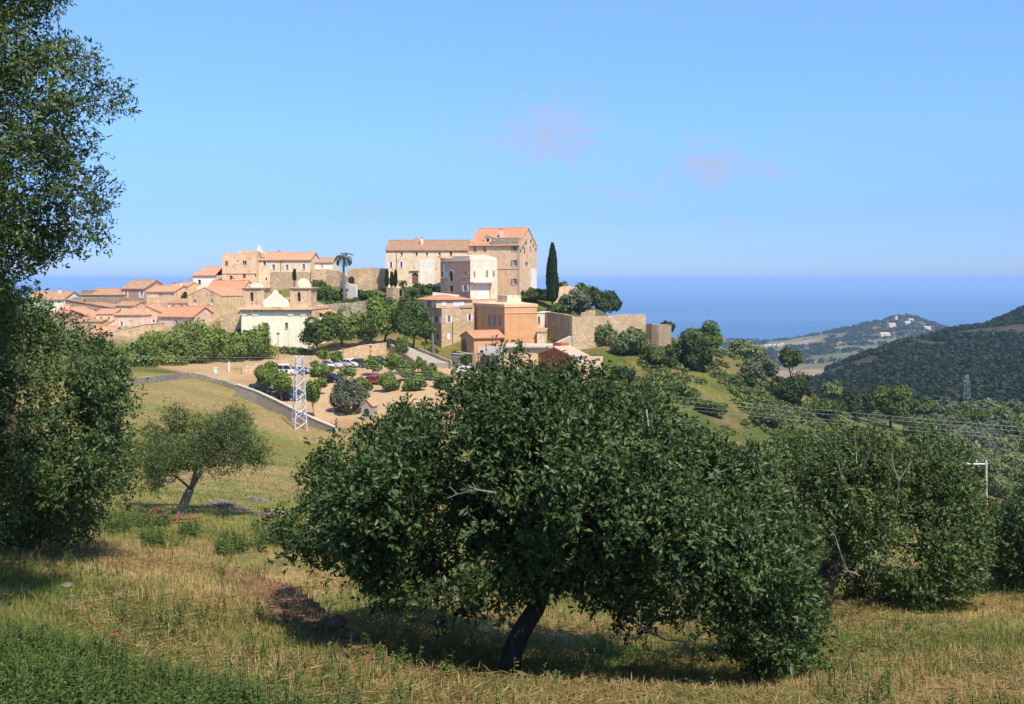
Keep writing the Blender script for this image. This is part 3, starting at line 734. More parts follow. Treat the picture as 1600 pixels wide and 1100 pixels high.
h = House('village_house', 'grey stone house with one small dark window, single slope of old tiles falling right', 'house', 102, 176, 241, 5, 8, 481, T['grey_stone'])
h.win('F', 171, 489, 3, 6, 'closed', 'white_shutter'); h.win('F', 149, 486, 2.5, 4, 'hole'); h.win('F', 118, 487, 2.6, 3.6, 'closed', 'blue_shutter')
h.roof_mono(h.zrow(468, 4) - h.H, T['tile_old'], .25, 'R'); h.walls()
def f(mb): mb.box(1.0, 5.2, 1.2, 7.8, h.H + .8, h.H + 2.35)
h.part('upper_storey', T['grey_stone'], f)
def f(mb): mb.box(4.0, 4.35, 1.14, 1.19, h.H + 1.35, h.H + 1.95)
h.part('window', M['dark'], f)

h = House('village_house', 'low stone house under an orange hipped roof, beside the big tree crown', 'house', 81, 104, 233, 0, 6.5, 489, T['mauve'])
h.roof_u(h.zrow(477.5, 3.2) - h.H, T['tile'], .25, ridge=(.45, .8)); h.walls()
h = House('village_house', 'brown rendered house with two short tiled slopes falling to the right', 'house', 105, 153, 234, 12, 6, 500, T['mauve'])
h.win('F', 119, 507, 3, 4, 'hole'); h.win('F', 133, 508, 3, 4, 'hole')
h.roof_mono(h.zrow(481, 3) - h.H, T['tile'], .2, 'R'); h.walls()
h.part('rain_pipe', M['dark'], lambda mb: mb.bar((.12, -.08, 0), (.12, -.08, h.H), .06))
h = House('village_house', 'plain tan stone house wall below the brown rendered house with two slopes', 'house', 112, 158, 229, 6, 5, 503, T['tan_stone'])
h.win('F', 125, 509, 3, 4, 'hole'); h.win('F', 146, 510, 3, 4.4, 'closed', 'blue_shutter'); h.roof_mono(h.zrow(497, 2.5) - h.H, T['tile_old'], .2, 'F'); h.walls()
h = House('village_house', 'narrow pink house squeezed between pink house and long orange roof', 'house', 228, 249, 226.5, 8, 5, 497, T['pink'])
h.win('F', 240, 502, 3.6, 5, 'open', 'white_shutter'); h.roof_flat(T['tile'], .2); h.walls()
h = House('village_house', 'tan house rising behind the pink house with the low red hipped roof', 'house', 181, 210, 238, 10, 6, 478, T['tan'])
h.win('F', 188, 484, 3, 5, 'open', 'white_shutter'); h.win('F', 202, 484, 3, 5, 'closed', 'blue_shutter'); h.roof_u(h.zrow(472, 3) - h.H, T['tile_old'], .25); h.walls()
h = House('village_house', 'small cream house between ochre house and long orange roof', 'house', 262, 292, 234, 8, 6, 474, T['cream'])
h.win('F', 270, 479, 3, 4.6, 'open', 'blue_shutter'); h.win('F', 284, 479, 3, 4.6, 'open', 'blue_shutter'); h.roof_mono(h.zrow(468, 3) - h.H, T['tile_old'], .2, 'F'); h.walls()
h = House('village_house', 'tall tan stone house end above the lowest orange roof, two small windows', 'house', 150, 178, 231.5, -6, 5, 491, T['tan'])
h.win('F', 158, 497, 2.6, 4, 'dark'); h.win('F', 170, 497, 2.6, 4, 'dark'); h.roof_mono(h.zrow(484, 2.5) - h.H, T['tile'], .2, 'F'); h.walls()
h = House('village_house', 'small orange roofed shed wedged below the grey stone house', 'house', 158, 178, 226, -10, 5, 512, T['tan'])
h.roof_mono(h.zrow(500, 3) - h.H, T['tile'], .2, 'L'); h.walls()
h = House('village_house', 'lowest orange tiled roof peeping over the left tree tops', 'house', 140, 176, 219, 5, 5.5, 521, T['grey_stone'])
h.roof_u(h.zrow(511, 2.7) - h.H, T['tile'], .3); h.walls()

h = House('village_house', 'mauve house with two white shuttered windows high under its brown roof', 'house', 190, 226, 251, 24, 8, 451, T['mauve'])
h.win('F', 197, 460.5, 3.6, 9.5); h.win('F', 221.5, 460.5, 3.8, 9.5)
h.roof_u(h.zrow(438.5, 4) - h.H, T['tile_old'], .3); h.walls()

h = House('village_house', 'ochre house with two blue shutters beneath a short orange roof, beside the mauve house', 'house', 229, 272, 246, 18, 7.5, 456, T['tan'])
h.win('F', 251, 459.5, 5.2, 5.5, 'closed', 'blue_shutter'); h.win('F', 270, 459.5, 4.2, 5.5, 'closed', 'blue_shutter'); h.win('F', 237.5, 474, 2, 3.5, 'hole'); h.win('F', 261, 478, 4.2, 6, 'closed', 'blue_shutter')
h.roof_u(h.zrow(447, 3.7) - h.H, T['tile'], .3); h.walls()
h.chimney(h.L * .72, 3.2, h.H + 1.3, .9, .9, 'pink'); h.chimney(h.L * .9, 3.6, h.H + 1.3, .45, 1.0, 'white_trim')
h.part('pale_band', T['cream'], lambda mb: mb.box(.05, h.L * .42, -.05, -.002, h.H - 1.5, h.H - .05))
h = House('village_house', 'narrow yellow house with a flat top and chimney, right of the ochre house', 'house', 274, 293, 250, 16, 6, 448, T['ochre'])
h.win('F', 291, 456, 3, 4.5, 'closed', 'white_shutter'); h.roof_u(h.zrow(442, 3) - h.H, T['tile'], .15); h.walls(); h.chimney(h.L * .75, 3, h.H + .9, .45, .8, 'pink')

h = House('village_house', 'pink house with white door shutters and a low red hipped roof', 'house', 178, 226, 226, 5, 7.5, 492, T['pink'])
h.win('F', 190, 507, 3.6, 9, 'open'); h.roof_u(h.zrow(482.5, 3.7) - h.H, T['tile'], .3, ridge=(.35, .7)); h.walls(); h.chimney(h.L * .53, 2.6, h.H + .9, .5, .7, 'pink')
h = House('village_house', 'long pink walled house with a broad clean orange roof just above the plane trees', 'house', 248, 301, 223, 20, 8.5, 495, T['pink'])
h.win('F', 254, 505, 3, 4, 'dark'); h.win('F', 275, 503, 2.6, 4, 'hole'); h.win('R', 311, 498, 2, 4, 'hole'); h.win('F', 292, 504, 3, 4, 'dark')
h.roof_u(h.zrow(480.5, 4.2) - h.H, T['tile_red'], .35); h.walls()
h = House('village_house', 'stone house with one white window between two orange roofs', 'house', 227, 252, 229, 10, 6, 488, T['tan'])
h.win('F', 229.5, 491, 4, 7, 'closed'); h.roof_mono(h.zrow(477, 3) - h.H, T['tile'], .2, 'R'); h.walls()
h = House('village_house', 'low yellow house with two blue shuttered windows at the bottom of the village', 'house', 177, 226, 216, 12, 7, 519, T['ochre'])
h.win('F', 187, 532, 4.5, 5.5, 'open', 'blue_shutter'); h.win('F', 204, 531.5, 4.5, 5.5, 'open', 'blue_shutter')
h.roof_mono(h.zrow(506, 3) - h.H, T['cream'], .1, 'L'); h.walls()

h = House('village_house', 'ochre house with a gable and two arched white windows below the tall tan block', 'house', 293, 346, 229, 22, 10.5, 463, T['ochre'])
for q in (305, 331.5): h.win('F', q, 472, 5, 8.5, 'arch', 'white_shutter')
h.win('F', 317.7, 460.7, 2.2, 3.2, 'hole'); h.win('F', 320.5, 493, 2.4, 4.5, 'hole'); h.win('F', 306, 499, 2.4, 4.5, 'hole')
h.roof_v(h.zrow(450, 0) - h.H, T['tile'], .1); h.walls()
for wob in [c for c in h.root.children if c.name.startswith('window')]:
    for pn in wob.children:
        if pn.name.startswith('pane') and any(k.name.startswith('surround') for k in wob.children): pn.data.materials[0] = M['white_shutter']
h = House('village_house', 'long orange roof sloping to the right behind the rounded gable house', 'house', 318, 374, 240, 14, 9, 459, T['cream'])
h.win('F', 363, 463, 2.5, 3, 'hole'); h.roof_u(h.zrow(439, 4.5) - h.H, T['tile_red'], .3); h.walls(); h.chimney(h.L * .5, 5.5, h.H + 2.6, .5, 1.0, 'white_trim')
h = House('village_house', 'white house with one dark window and orange roof left of the tall tan block', 'house', 301, 336, 254, 6, 9, 430, T['white'])
h.win('F', 311.5, 441, 4.6, 8, 'dark', trim='white_trim'); h.roof_u(h.zrow(417.5, 4.5) - h.H, T['tile'], .35, ridge=(.28, 1.0)); h.walls()

h = House('village_house', 'tall tan block with a stepped top and white bell gable, one barred dark window', 'house', 347, 401, 251, 3, 10, 397, T['tan'])
h.win('F', 354, 411.5, 4, 7.5, 'closed', 'brown_wood'); h.win('F', 371.7, 407.6, 1.8, 2.8, 'hole'); h.win('F', 382, 410.8, 6.4, 7.4, 'glass', trim='brown_wood')
h.win('F', 361, 434, 4.4, 6.8, 'dark'); h.win('F', 381.7, 431.2, 4.8, 6.6, 'closed', 'brown_wood'); h.win('F', 402.6 - 3, 430.5, 2.6, 5, 'hole')
h.roof_flat(T['tile'], .25); h.walls()
def f(mb): mb.box(h.L * .45, h.L - .02, .0, 6, h.H + .26, h.zrow(391))
h.part('raised_top', T['tan'], f)
def f(mb):
    x = h.L - .35; z = h.zrow(392)
    pr = [(x - .25, z), (x + 2.0, z - .6), (x + 1.2, z - .1), (x + .65, z + .5), (x + .42, z + 1.1), (x + .2, z + 1.6), (x + .05, z + 1.3), (x - .1, z + .5)]
    mb.prism([(a, 2.0, b_) for a, b_ in pr], (0, .5, 0))
h.part('bell_gable', M['white_trim'], f)
h.part('string_course', T['stone_trim'], lambda mb: mb.box(-.05, h.L, -.12, -.003, h.zrow(427.5) - .08, h.zrow(427.5) + .1))

h = House('village_house', 'long cream house with four white shuttered windows under one straight orange roof', 'house', 400, 485, 252, 4, 9, 406, T['cream'])
for q, r_ in ((413.5, 411.5), (427.5, 417.5), (448.5, 417.7), (474.5, 416.8)): h.win('F', q, r_, 4.4, 8.6)
for q, r_ in ((403, 430), (416, 436), (431, 449), (448, 449), (475, 432)): h.win('F', q, r_, 2.6, 4.6, 'hole')
h.roof_u(h.zrow(395, 4.5) - h.H, T['tile'], .35); h.walls(); h.chimney(h.L * .33, 4, h.H + 1.4, .45, .9, 'tan')
h.part('lower_stone_wall', T['tan_stone'], lambda mb: mb.box(h.L * .28, h.L + .1, -.35, -.003, 0, h.zrow(424.5)))
h.part('rain_pipe', M['brown_wood'], lambda mb: mb.bar((h.L * .455, -.07, h.zrow(424)), (h.L * .455, -.07, h.H - .1), .07))
h = House('village_house', 'small white house at the right end of the long orange roof, left of the palm', 'house', 487, 520, 256, 3, 7, 410.5, T['white'])
h.win('F', 490.5, 416.5, 3, 5.5, 'closed', 'blue_shutter'); h.win('F', 503, 416.5, 3.4, 6.5, 'closed', 'blue_shutter'); h.roof_u(h.zrow(404, 3.5) - h.H, T['tile_old'], .25); h.walls()

# --- the long convent and the tall house beside it
h = House('convent', 'long cream convent with an old brown roof, tiny attic windows and an arched door', 'convent', 603, 730, 242, 2, 11, 391, T['cream'])
for q in (627.5, 651, 667, 687): h.win('F', q, 397, 3.2, 5.2, 'glass', trim='stone_trim')
h.win('F', 704.5, 396, 3.6, 5.5, 'dark')
h.win('F', 611, 414, 3.2, 9); h.win('F', 627, 413.5, 3.2, 9); h.win('F', 650.5, 413.5, 4, 9, 'closed'); h.win('F', 667.5, 412, 4.6, 8.6, 'open')
h.win('F', 648.5, 435, 9.5, 18, 'arch', 'brown_wood', name='door'); h.win('F', 612.5, 431, 2.8, 4.5, 'hole'); h.win('F', 622, 431.5, 1.6, 2.6, 'hole')
h.roof_u(h.zrow(376, 5.5) - h.H, T['tile_brown'], .3); h.walls(); h.chimney(h.L * .425, 3.2, h.H + 1.5, .6, 1.5, 'pale')
def f(mb):
    cx, cy, z = h.L * .34, 5.4, h.H + 1.2; a = 2.2; zt = h.zrow(370, 5)
    mb.add([(cx - a, cy - a, z), (cx + a, cy - a, z), (cx + a, cy + a, z), (cx - a, cy + a, z), (cx, cy, zt)], [(0, 1, 4), (1, 2, 4), (2, 3, 4), (3, 0, 4), (3, 2, 1, 0)])
h.part('pyramid_roof', T['tile_brown'], f)
x0, z0 = h.loc('F', 656, 445); x1, z1 = h.loc('F', 679, 405)
h.part('whitewashed_patch', T['white'], lambda mb: mb.box(x0, x1, -.04, -.003, z0 - 1.5, z1))
xa, za = h.loc('F', 639.5, 423.2); xb, zb_ = h.loc('F', 655, 423.2)
h.part('door_lintel', T['stone_trim'], lambda mb: mb.box(xa, xb, -.3, -.003, za - .08, za + .14))
xa, za = h.loc('F', 619.5, 395)
h.part('rain_pipe', M['brown_wood'], lambda mb: mb.bar((xa, -.08, h.zrow(440)), (xa, -.08, h.H - .3), .07))
h.part('buttress', T['cream'], lambda mb: [mb.prism([(x, -.002, h.zrow(450)), (x, -1.0, h.zrow(450)), (x, -.15, h.zrow(428)), (x, -.002, h.zrow(428))], (.75, 0, 0)) for x in (.4, 2.3)])

h = House('tall_house', 'tallest house, four storeys of tan render with a bright orange roof and stone roof terrace', 'house', 733, 811, 233, 21, 12, 383, T['tan'])
for q in (742, 757.5): h.win('F', q, 389.5, 5, 9.5, 'closed', 'grey_shutter')
for r_ in (388, 411, 440): h.win('F', 804, r_, 5.4, 9.3, 'open', 'grey_shutter', trim='white_trim')
h.win('R', 819.5, 392, 2, 9, 'closed', 'brown_wood'); h.win('R', 829, 390, 2, 8, 'hole'); h.win('R', 823, 412, 3, 6, 'closed', 'brown_wood'); h.win('R', 831, 437, 2, 7, 'closed', 'blue_shutter'); h.win('R', 827, 438, 1.6, 6, 'closed', 'blue_shutter')
h.roof_u(h.zrow(357, 6) - h.H, T['tile_red'], .25); h.walls()
def f(mb): mb.box(h.L * .44, h.L * .985, -.02, .4, h.H + .05, h.zrow(371)); mb.box(h.L * .44, h.L * .47, .4, 3.2, h.H + .4, h.zrow(371)); mb.box(h.L * .955, h.L * .985, .4, 3.2, h.H + .4, h.zrow(371)); mb.box(h.L * .4401, h.L * .9849, .4, 3.0, h.H + .3, h.zrow(372.5))
h.part('roof_terrace', T['dry_stone'], f)
dm = h.part('dormer', T['white'], lambda mb: mb.box(h.L * .27, h.L * .40, 1.2, 3.2, h.H + .3, h.H + 2.0))
mb = MB(); mb.prism([(h.L * .25, 1.0, h.H + 2.001), (h.L * .42, 1.0, h.H + 2.001), (h.L * .335, 1.0, h.H + 2.5)], (0, 2.4, 0)); mb.build('dormer_roof', T['tile'], dm)
mb = MB(); mb.box(h.L * .31, h.L * .37, 1.14, 1.198, h.H + .6, h.H + 1.6); mb.build('dormer_window', M['dark'], dm)
h.chimney(h.L * .565, 2.6, h.H + 2.2, .65, 1.5, 'pale')
x, z = h.loc('F', 770, 420.5)
h.part('string_course', T['stone_trim'], lambda mb: mb.box(h.L * .45, h.L, -.07, -.003, z - .06, z + .06))
a0, w0 = h.loc('R', 829, 470); a1, w1 = h.loc('R', 839.5, 420)
h.part('whitewashed_patch', T['white'], lambda mb: mb.box(h.L + .003, h.L + .05, a0, min(a1, h.D - .1), w0 - 2, w1))
h.part('crumbling_cornice', T['tan_stone'], lambda mb: [mb.box(h.L - .05, h.L + .35, k, k + .9, h.H + .1 + (4.2 - abs(k - 6)) * .55 - .3, h.H + .45 + (4.2 - abs(k - 6)) * .55) for k in (.3, 2.0, 3.7, 7.3, 9.0, 10.7)])
h.part('corner_quoin', T['stone_trim'], lambda mb: mb.box(h.L - .35, h.L + .03, -.03, .3, 0, h.H))
h.part('eaves_gutter', M['brown_wood'], lambda mb: mb.bar((-.2, -.35, h.H - .15), (h.L + .1, -.35, h.H - .15), .1))

h = House('village_house', 'pale house with balcony and garage, mauve left side in shade, below the tallest house', 'house', 735, 777, 224, -38, 11.6, 408, T['pale'])
h.win('F', 741.5, 429, 3, 10, 'closed', 'grey_shutter'); h.win('F', 761, 428, 3.4, 11, 'closed', 'grey_shutter'); h.win('F', 771.5, 428, 3, 9, 'closed', 'grey_shutter')
h.win('F', 756, 454, 21, 26, 'panel', 'white_trim', name='garage_door')
h.win('L', 692, 429.3, 6.8, 9.5, 'open', 'blue_shutter'); h.win('L', 704.8, 430.5, 5, 17, 'arch', 'white_shutter', trim='white_trim'); h.win('L', 726.5, 428, 3.6, 8, 'glass', 'white_shutter'); h.win('L', 727, 450.5, 5, 9.5, 'open', 'white_shutter'); h.win('L', 705, 451.5, 5, 10, 'dark', 'white_shutter'); h.win('L', 687, 452, 4.5, 9, 'arch', 'white_shutter')
h.face_mat['L'] = T['mauve']; h.roof_flat(T['pale_concrete'], .45); h.walls()
def f(mb): mb.prism([(0, .3, h.H + .451), (h.L, .3, h.H + .451), (h.L, .3, h.H + .9), (h.L * .55, .3, h.H + 1.5), (0, .3, h.H + 1.2)], (0, 6.5, 0))
h.part('raised_top', T['pale'], f)
def f(mb):
    a0, w = h.loc('F', 738.5, 440.5, .9); a1, _ = h.loc('F', 769.5, 440.5, .9); mb.box(a0, a1, -1.1, -.003, w - .28, w)
    h.bal = (a0, a1, w)
bo = h.part('balcony', T['pale_concrete'], f)
a0, a1, w = h.bal; mb = MB()
for i in range(13):
    x = a0 + .06 + (a1 - a0 - .12) * i / 12; mb.bar((x, -1.05, w), (x, -1.05, w + .95), .03, n=4)
mb.bar((a0, -1.05, w + .95), (a1, -1.05, w + .95), .045); mb.build('railing', M['white_trim'], bo)
h.part('porch_pillar', T['cream'], lambda mb: mb.box(h.L * .70, h.L * .84, -.55, -.003, 0, h.bal[2] - .3))
h = House('village_house', 'narrow top storey with a thin orange roof edge between convent and balcony house', 'house', 694, 744, 232, -12, 6, 404.5, T['mauve'])
h.roof_mono(.35, T['tile'], .45, 'F'); h.walls()
h.part('whitewashed_patch', T['white'], lambda mb: mb.box(-.06, -.003, .05, 4, h.H - 5, h.H - 1.2))

h = House('village_house', 'stone house with a red hipped roof, cream top floor and white shutters', 'house', 690, 741, 211, -27, 12.5, 481.5, T['tan_stone'])
h.win('F', 701.5, 499, 4.6, 11); h.win('F', 734, 496.5, 4, 11); h.win('F', 701.3, 525, 4.8, 10.5, 'closed', 'white_shutter')
h.win('L', 682, 499.5, 7, 9.5); h.win('L', 661.5, 486, 3.4, 4.2, 'hole'); h.win('L', 670, 525.5, 4.6, 9, 'dark', trim='white_trim'); h.win('L', 683, 526, 4, 10, 'dark', trim='white_trim')
h.walls()
# the cream top floor, set back on the left
tb = House('x', None, None, 681.5, 738, 212, -27, 11, 468.5, T['peach'], zb=h.zb + h.H + .002)
bpy.data.objects.remove(tb.root)
off = (np.array(tb.A) - np.array(h.A)); ox, oy = float(off @ h.u), float(off @ h.v)
tf = MB(); tf.box(ox, ox + tb.L, oy, oy + tb.D, h.H + .003, h.H + tb.H); up = tf.build('top_floor', T['peach'], h.root)
def topwin(px, py, wp, hp, m_):
    a0, w0 = tb.loc('F', px - wp / 2, py + hp / 2); a1, w1 = tb.loc('F', px + wp / 2, py - hp / 2)
    mb = MB(); mb.box(ox + a0, ox + a1, oy - .09, oy - .004, h.H + w0, h.H + w1); return mb.build('shutter', m_, up)
topwin(693.5, 474.5, 6.5, 7.5, M['white_shutter'])
for q in (710, 714.5, 719, 723): topwin(q, 474.5, 3.6, 9, M['white_shutter'])
a0, w0 = tb.loc('L', 667, 479.5); a1, w1 = tb.loc('L', 675, 470.5)
mb = MB(); ya, yb = oy + tb.D - a1, oy + tb.D - a0
mb.box(ox - .05, ox - .004, ya, yb, h.H + w0, h.H + w1); mb.build('window', M['pane'], up)
for y0_, y1_ in ((ya - .55, ya - .02), (yb + .02, yb + .55)):
    mb = MB(); mb.box(ox - .09, ox - .004, y0_, y1_, h.H + w0, h.H + w1); mb.build('shutter', M['white_shutter'], up)
zt = h.H + tb.H; e = .5; rz = -(460.5 - H0) / F * 217 - h.zb
mb = MB()
q = [(ox - e, oy - e, zt), (ox + tb.L + e, oy - e, zt), (ox + tb.L + e, oy + tb.D + e, zt), (ox - e, oy + tb.D + e, zt)]; r0 = (ox + tb.L * .5, oy + 3.6, rz); r1 = (ox + tb.L * .5, oy + tb.D - 3.6, rz)
mb.add(q + [r0, r1], [(0, 1, 4), (1, 2, 5, 4), (2, 3, 5), (3, 0, 4, 5), (3, 2, 1, 0)])
h.roof = mb.build('roof', T['tile_red'], h.root)
def f(mb): mb.box(h.L * .55, h.L * .95, -.25, -.003, h.H + .1, h.H + .55)
h.part('terrace_planter', T['stone_trim'], f)
h.part('rain_pipe', M['brown_wood'], lambda mb: mb.bar((h.L * .33, -.08, 0), (h.L * .33, -.08, h.H - 2.8), .09))

h = House('village_house', 'low house showing only its plain orange roof left of the big orange building', 'house', 739, 785, 219, -8, 9, 483, T['tan'])
h.roof_u(h.zrow(469, 4.5) - h.H, T['tile'], .2); h.walls()

h = House('village_hall', 'big plain orange building with a shaded brown left side and parapet roof', 'hall', 788.5, 839, 203, -27, 14.5, 480, T['orange'])
for q in (765, 773, 781): h.win('L', q, 501, 4.6, 15, 'closed', 'grey_shutter', trim='brown_wood')
h.walls()
h.part('parapet', T['peach'], lambda mb: mb.box(-.12, h.L + .12, -.12, h.D + .12, h.H + .002, h.H + .55))
h.roof = h.part('roof', T['peach'], lambda mb: mb.add([(-.1, -.1, h.H + .551), (h.L + .1, -.1, h.H + .551), (h.L + .1, h.D + .1, h.H + .551), (-.1, h.D + .1, h.H + .551), (h.L * .42, h.D * .3, h.H + 1.1), (h.L * .6, h.D * .3, h.H + 1.1), (h.L * .6, h.D * .7, h.H + 1.1), (h.L * .42, h.D * .7, h.H + 1.1)], [(0, 1, 5, 4), (1, 2, 6, 5), (2, 3, 7, 6), (3, 0, 4, 7), (4, 5, 6, 7)]))
h.part('roof_turret', T['cream'], lambda mb: mb.box(h.L * .28, h.L * .72, 3.0, 7.5, h.H + .6, h.zrow(461.5, 5)))
h.part('cornice', T['peach'], lambda mb: (mb.box(-.1, h.L + .1, -.1, -.004, h.H - 1.25, h.H - 1.1), mb.box(-.1, -.004, -.1, h.D, h.H - 1.2501, h.H - 1.1001)))
h = House('village_house', 'narrow white house with one dark window at the right edge of the big orange building', 'house', 838.5, 850, 210, 14, 6, 489, T['white'])
h.win('F', 842, 500, 3, 10, 'dark'); h.roof_flat(T['white'], 0, .1, .14); h.walls()
h = House('village_house', 'small cream lean-to below the narrow white house', 'house', 839, 852, 205, 8, 4, 519, T['cream'])
h.roof_mono(.5, T['tile'], .15, 'F'); h.walls()

h = House('chapel', 'small orange chapel with an arched doorway in its gable and a red tiled roof', 'chapel', 740.5, 788, 196, -24, 6.9, 528, T['orange'])
h.win('L', 725, 541, 8.5, 22, 'arch', 'brown_wood', trim='stone_trim', name='door'); h.win('F', 784.5, 532, 6, 6, 'arch', 'brown_wood')
h.roof_u(h.zrow(518, 3.4) - h.H, T['tile_red'], .4); h.walls()
h.part('drain_pipe', M['brown_wood'], lambda mb: (mb.bar((h.L * .60, -.08, h.H - 2.6), (h.L * .60, -.08, h.H - .4), .07), mb.bar((h.L * .5, -.08, h.H - 1.3), (h.L * .78, -.08, h.H - 1.1), .04)))
h.part('shop_plinth', T['stone_trim'], lambda mb: mb.box(-1.2, -.003, .2, 6.4, 0, h.zrow(552)))

h = House('cafe', 'low flat roofed cafe with a grey curved awning in front of the big orange building', 'cafe', 787, 868, 189, 3, 7, 543, T['peach'])
h.win('F', 800, 561, 6, 12, 'dark'); h.roof_flat(T['pale_concrete'], 0, .6, .28); h.walls()
def f(mb):
    n = 8; x0, x1 = -4.6, -.02
    for i in range(n):
        a, b_ = math.pi / 2 * i / n, math.pi / 2 * (i + 1) / n
        p = lambda q, r: (-.3 - r * math.sin(q), h.H - 1.35 + r * .95 * math.cos(q))
        (ya, za), (yb, zb2) = p(a, 1.7), p(b_, 1.7); (yc, zc), (yd, zd) = p(b_, 1.62), p(a, 1.62)
        mb.prism([(x0, ya, za), (x0, yb, zb2), (x0, yc, zc), (x0, yd, zd)], (x1 - x0, 0, 0))
h.part('awning', plain('grey_canvas', (0.33, 0.29, 0.28), .9, .15), f)
for x in (-4.5, -3.1, -1.6, -.15):
    h.part('awning_post', M['brown_wood'], lambda mb: mb.bar((x, -1.9, 0), (x, -1.9, h.H - 1.35), .07))
h.part('shop_wall', T['mauve'], lambda mb: mb.box(-4.4, -.004, .4, 5, 0, h.H - .3))

h = House('red_house', 'brick red house with a pale roof and pinkish front, half hidden by the central tree', 'house', 894, 918, 176, -38, 9.2, 557, T['peach'])
h.win('F', 907, 560.5, 5.5, 8, 'open', 'white_shutter')
h.face_mat['L'] = T['red']; h.roof_u(h.zrow(543, 4) - h.H, T['tile_pale'], .3); h.walls()
h.part('red_attic', T['red'], lambda mb: mb.box(h.L * .45, h.L * .98, 4.8, 7, h.H + .6, h.H + 2.0))
h = House('village_house', 'low pinkish terrace house at the right foot of the brick red house', 'house', 917, 941, 179, 6, 5, 563, T['pink'])
h.roof_flat(T['pale_concrete'], .3); h.walls()
h = House('garden_store', 'pale low store wall seen through a gap in the central tree crown', 'shed', 885, 945, 170, 4, 4, 614, T['peach'])
h.roof_flat(T['pale_concrete'], .2); h.walls()

# --- the church
h = House('church', 'church with a bright limewashed front, two square bell towers and a scrolled gable', 'church', 377, 484, 213, 4, 19, 484, T['church_white'])
h.win('F', 415, 513, 8, 17, 'dark', 'brown_wood', name='door'); h.win('F', 447.5, 509, 4.6, 10, 'dark', 'brown_wood', trim='stone_trim')
h.walls()
L = h.L
h.part('cornice', T['church_tan'], lambda mb: (mb.box(-.9, L + .55, -.75, h.D, h.H + .001, h.H + .32), mb.box(-.6, L + .35, -.5, h.D, h.H + .321, h.H + .62), mb.box(-.2, L + .15, -.25, h.D, h.H - .5, h.H - .002)))
h.part('nave_roof', T['tile_old'], lambda mb: mb.prism([(L * .12, 3.2, h.H + .63), (L * .88, 3.2, h.H + .63), (L * .5, 3.2, h.H + 2.5)], (0, h.D - 3.5, 0)))
def pil(mb):
    for q in (382, 399, 454.5, 474): 
        a, _ = h.loc('F', q, 500); mb.box(a - .42, a + .42, -.10, -.003, 0, h.zrow(493)); mb.box(a - .58, a + .58, -.2, -.003, h.zrow(493) + .002, h.zrow(491))
h.part('pilaster', T['church_white'], pil)
def ped(mb):
    z = h.H + .63; a0, _ = h.loc('F', 406.5, 474); a1, _ = h.loc('F', 452, 474); c = (a0 + a1) / 2; w = (a1 - a0) / 2
    zt = h.zrow(453.5) - z
    pr = [(-1, 0), (-1, .10), (-.93, .28), (-.76, .42), (-.6, .48), (-.46, .6), (-.34, .72), (-.2, .80), (-.12, .95), (0, 1.0), (.12, .95), (.2, .80), (.34, .72), (.46, .6), (.6, .48), (.76, .42), (.93, .28), (1, .10), (1, 0)]
    mb.prism([(c + x * w, .15, z + y * zt) for x, y in pr], (0, .8, 0))
h.part('scrolled_gable', T['church_white'], ped)
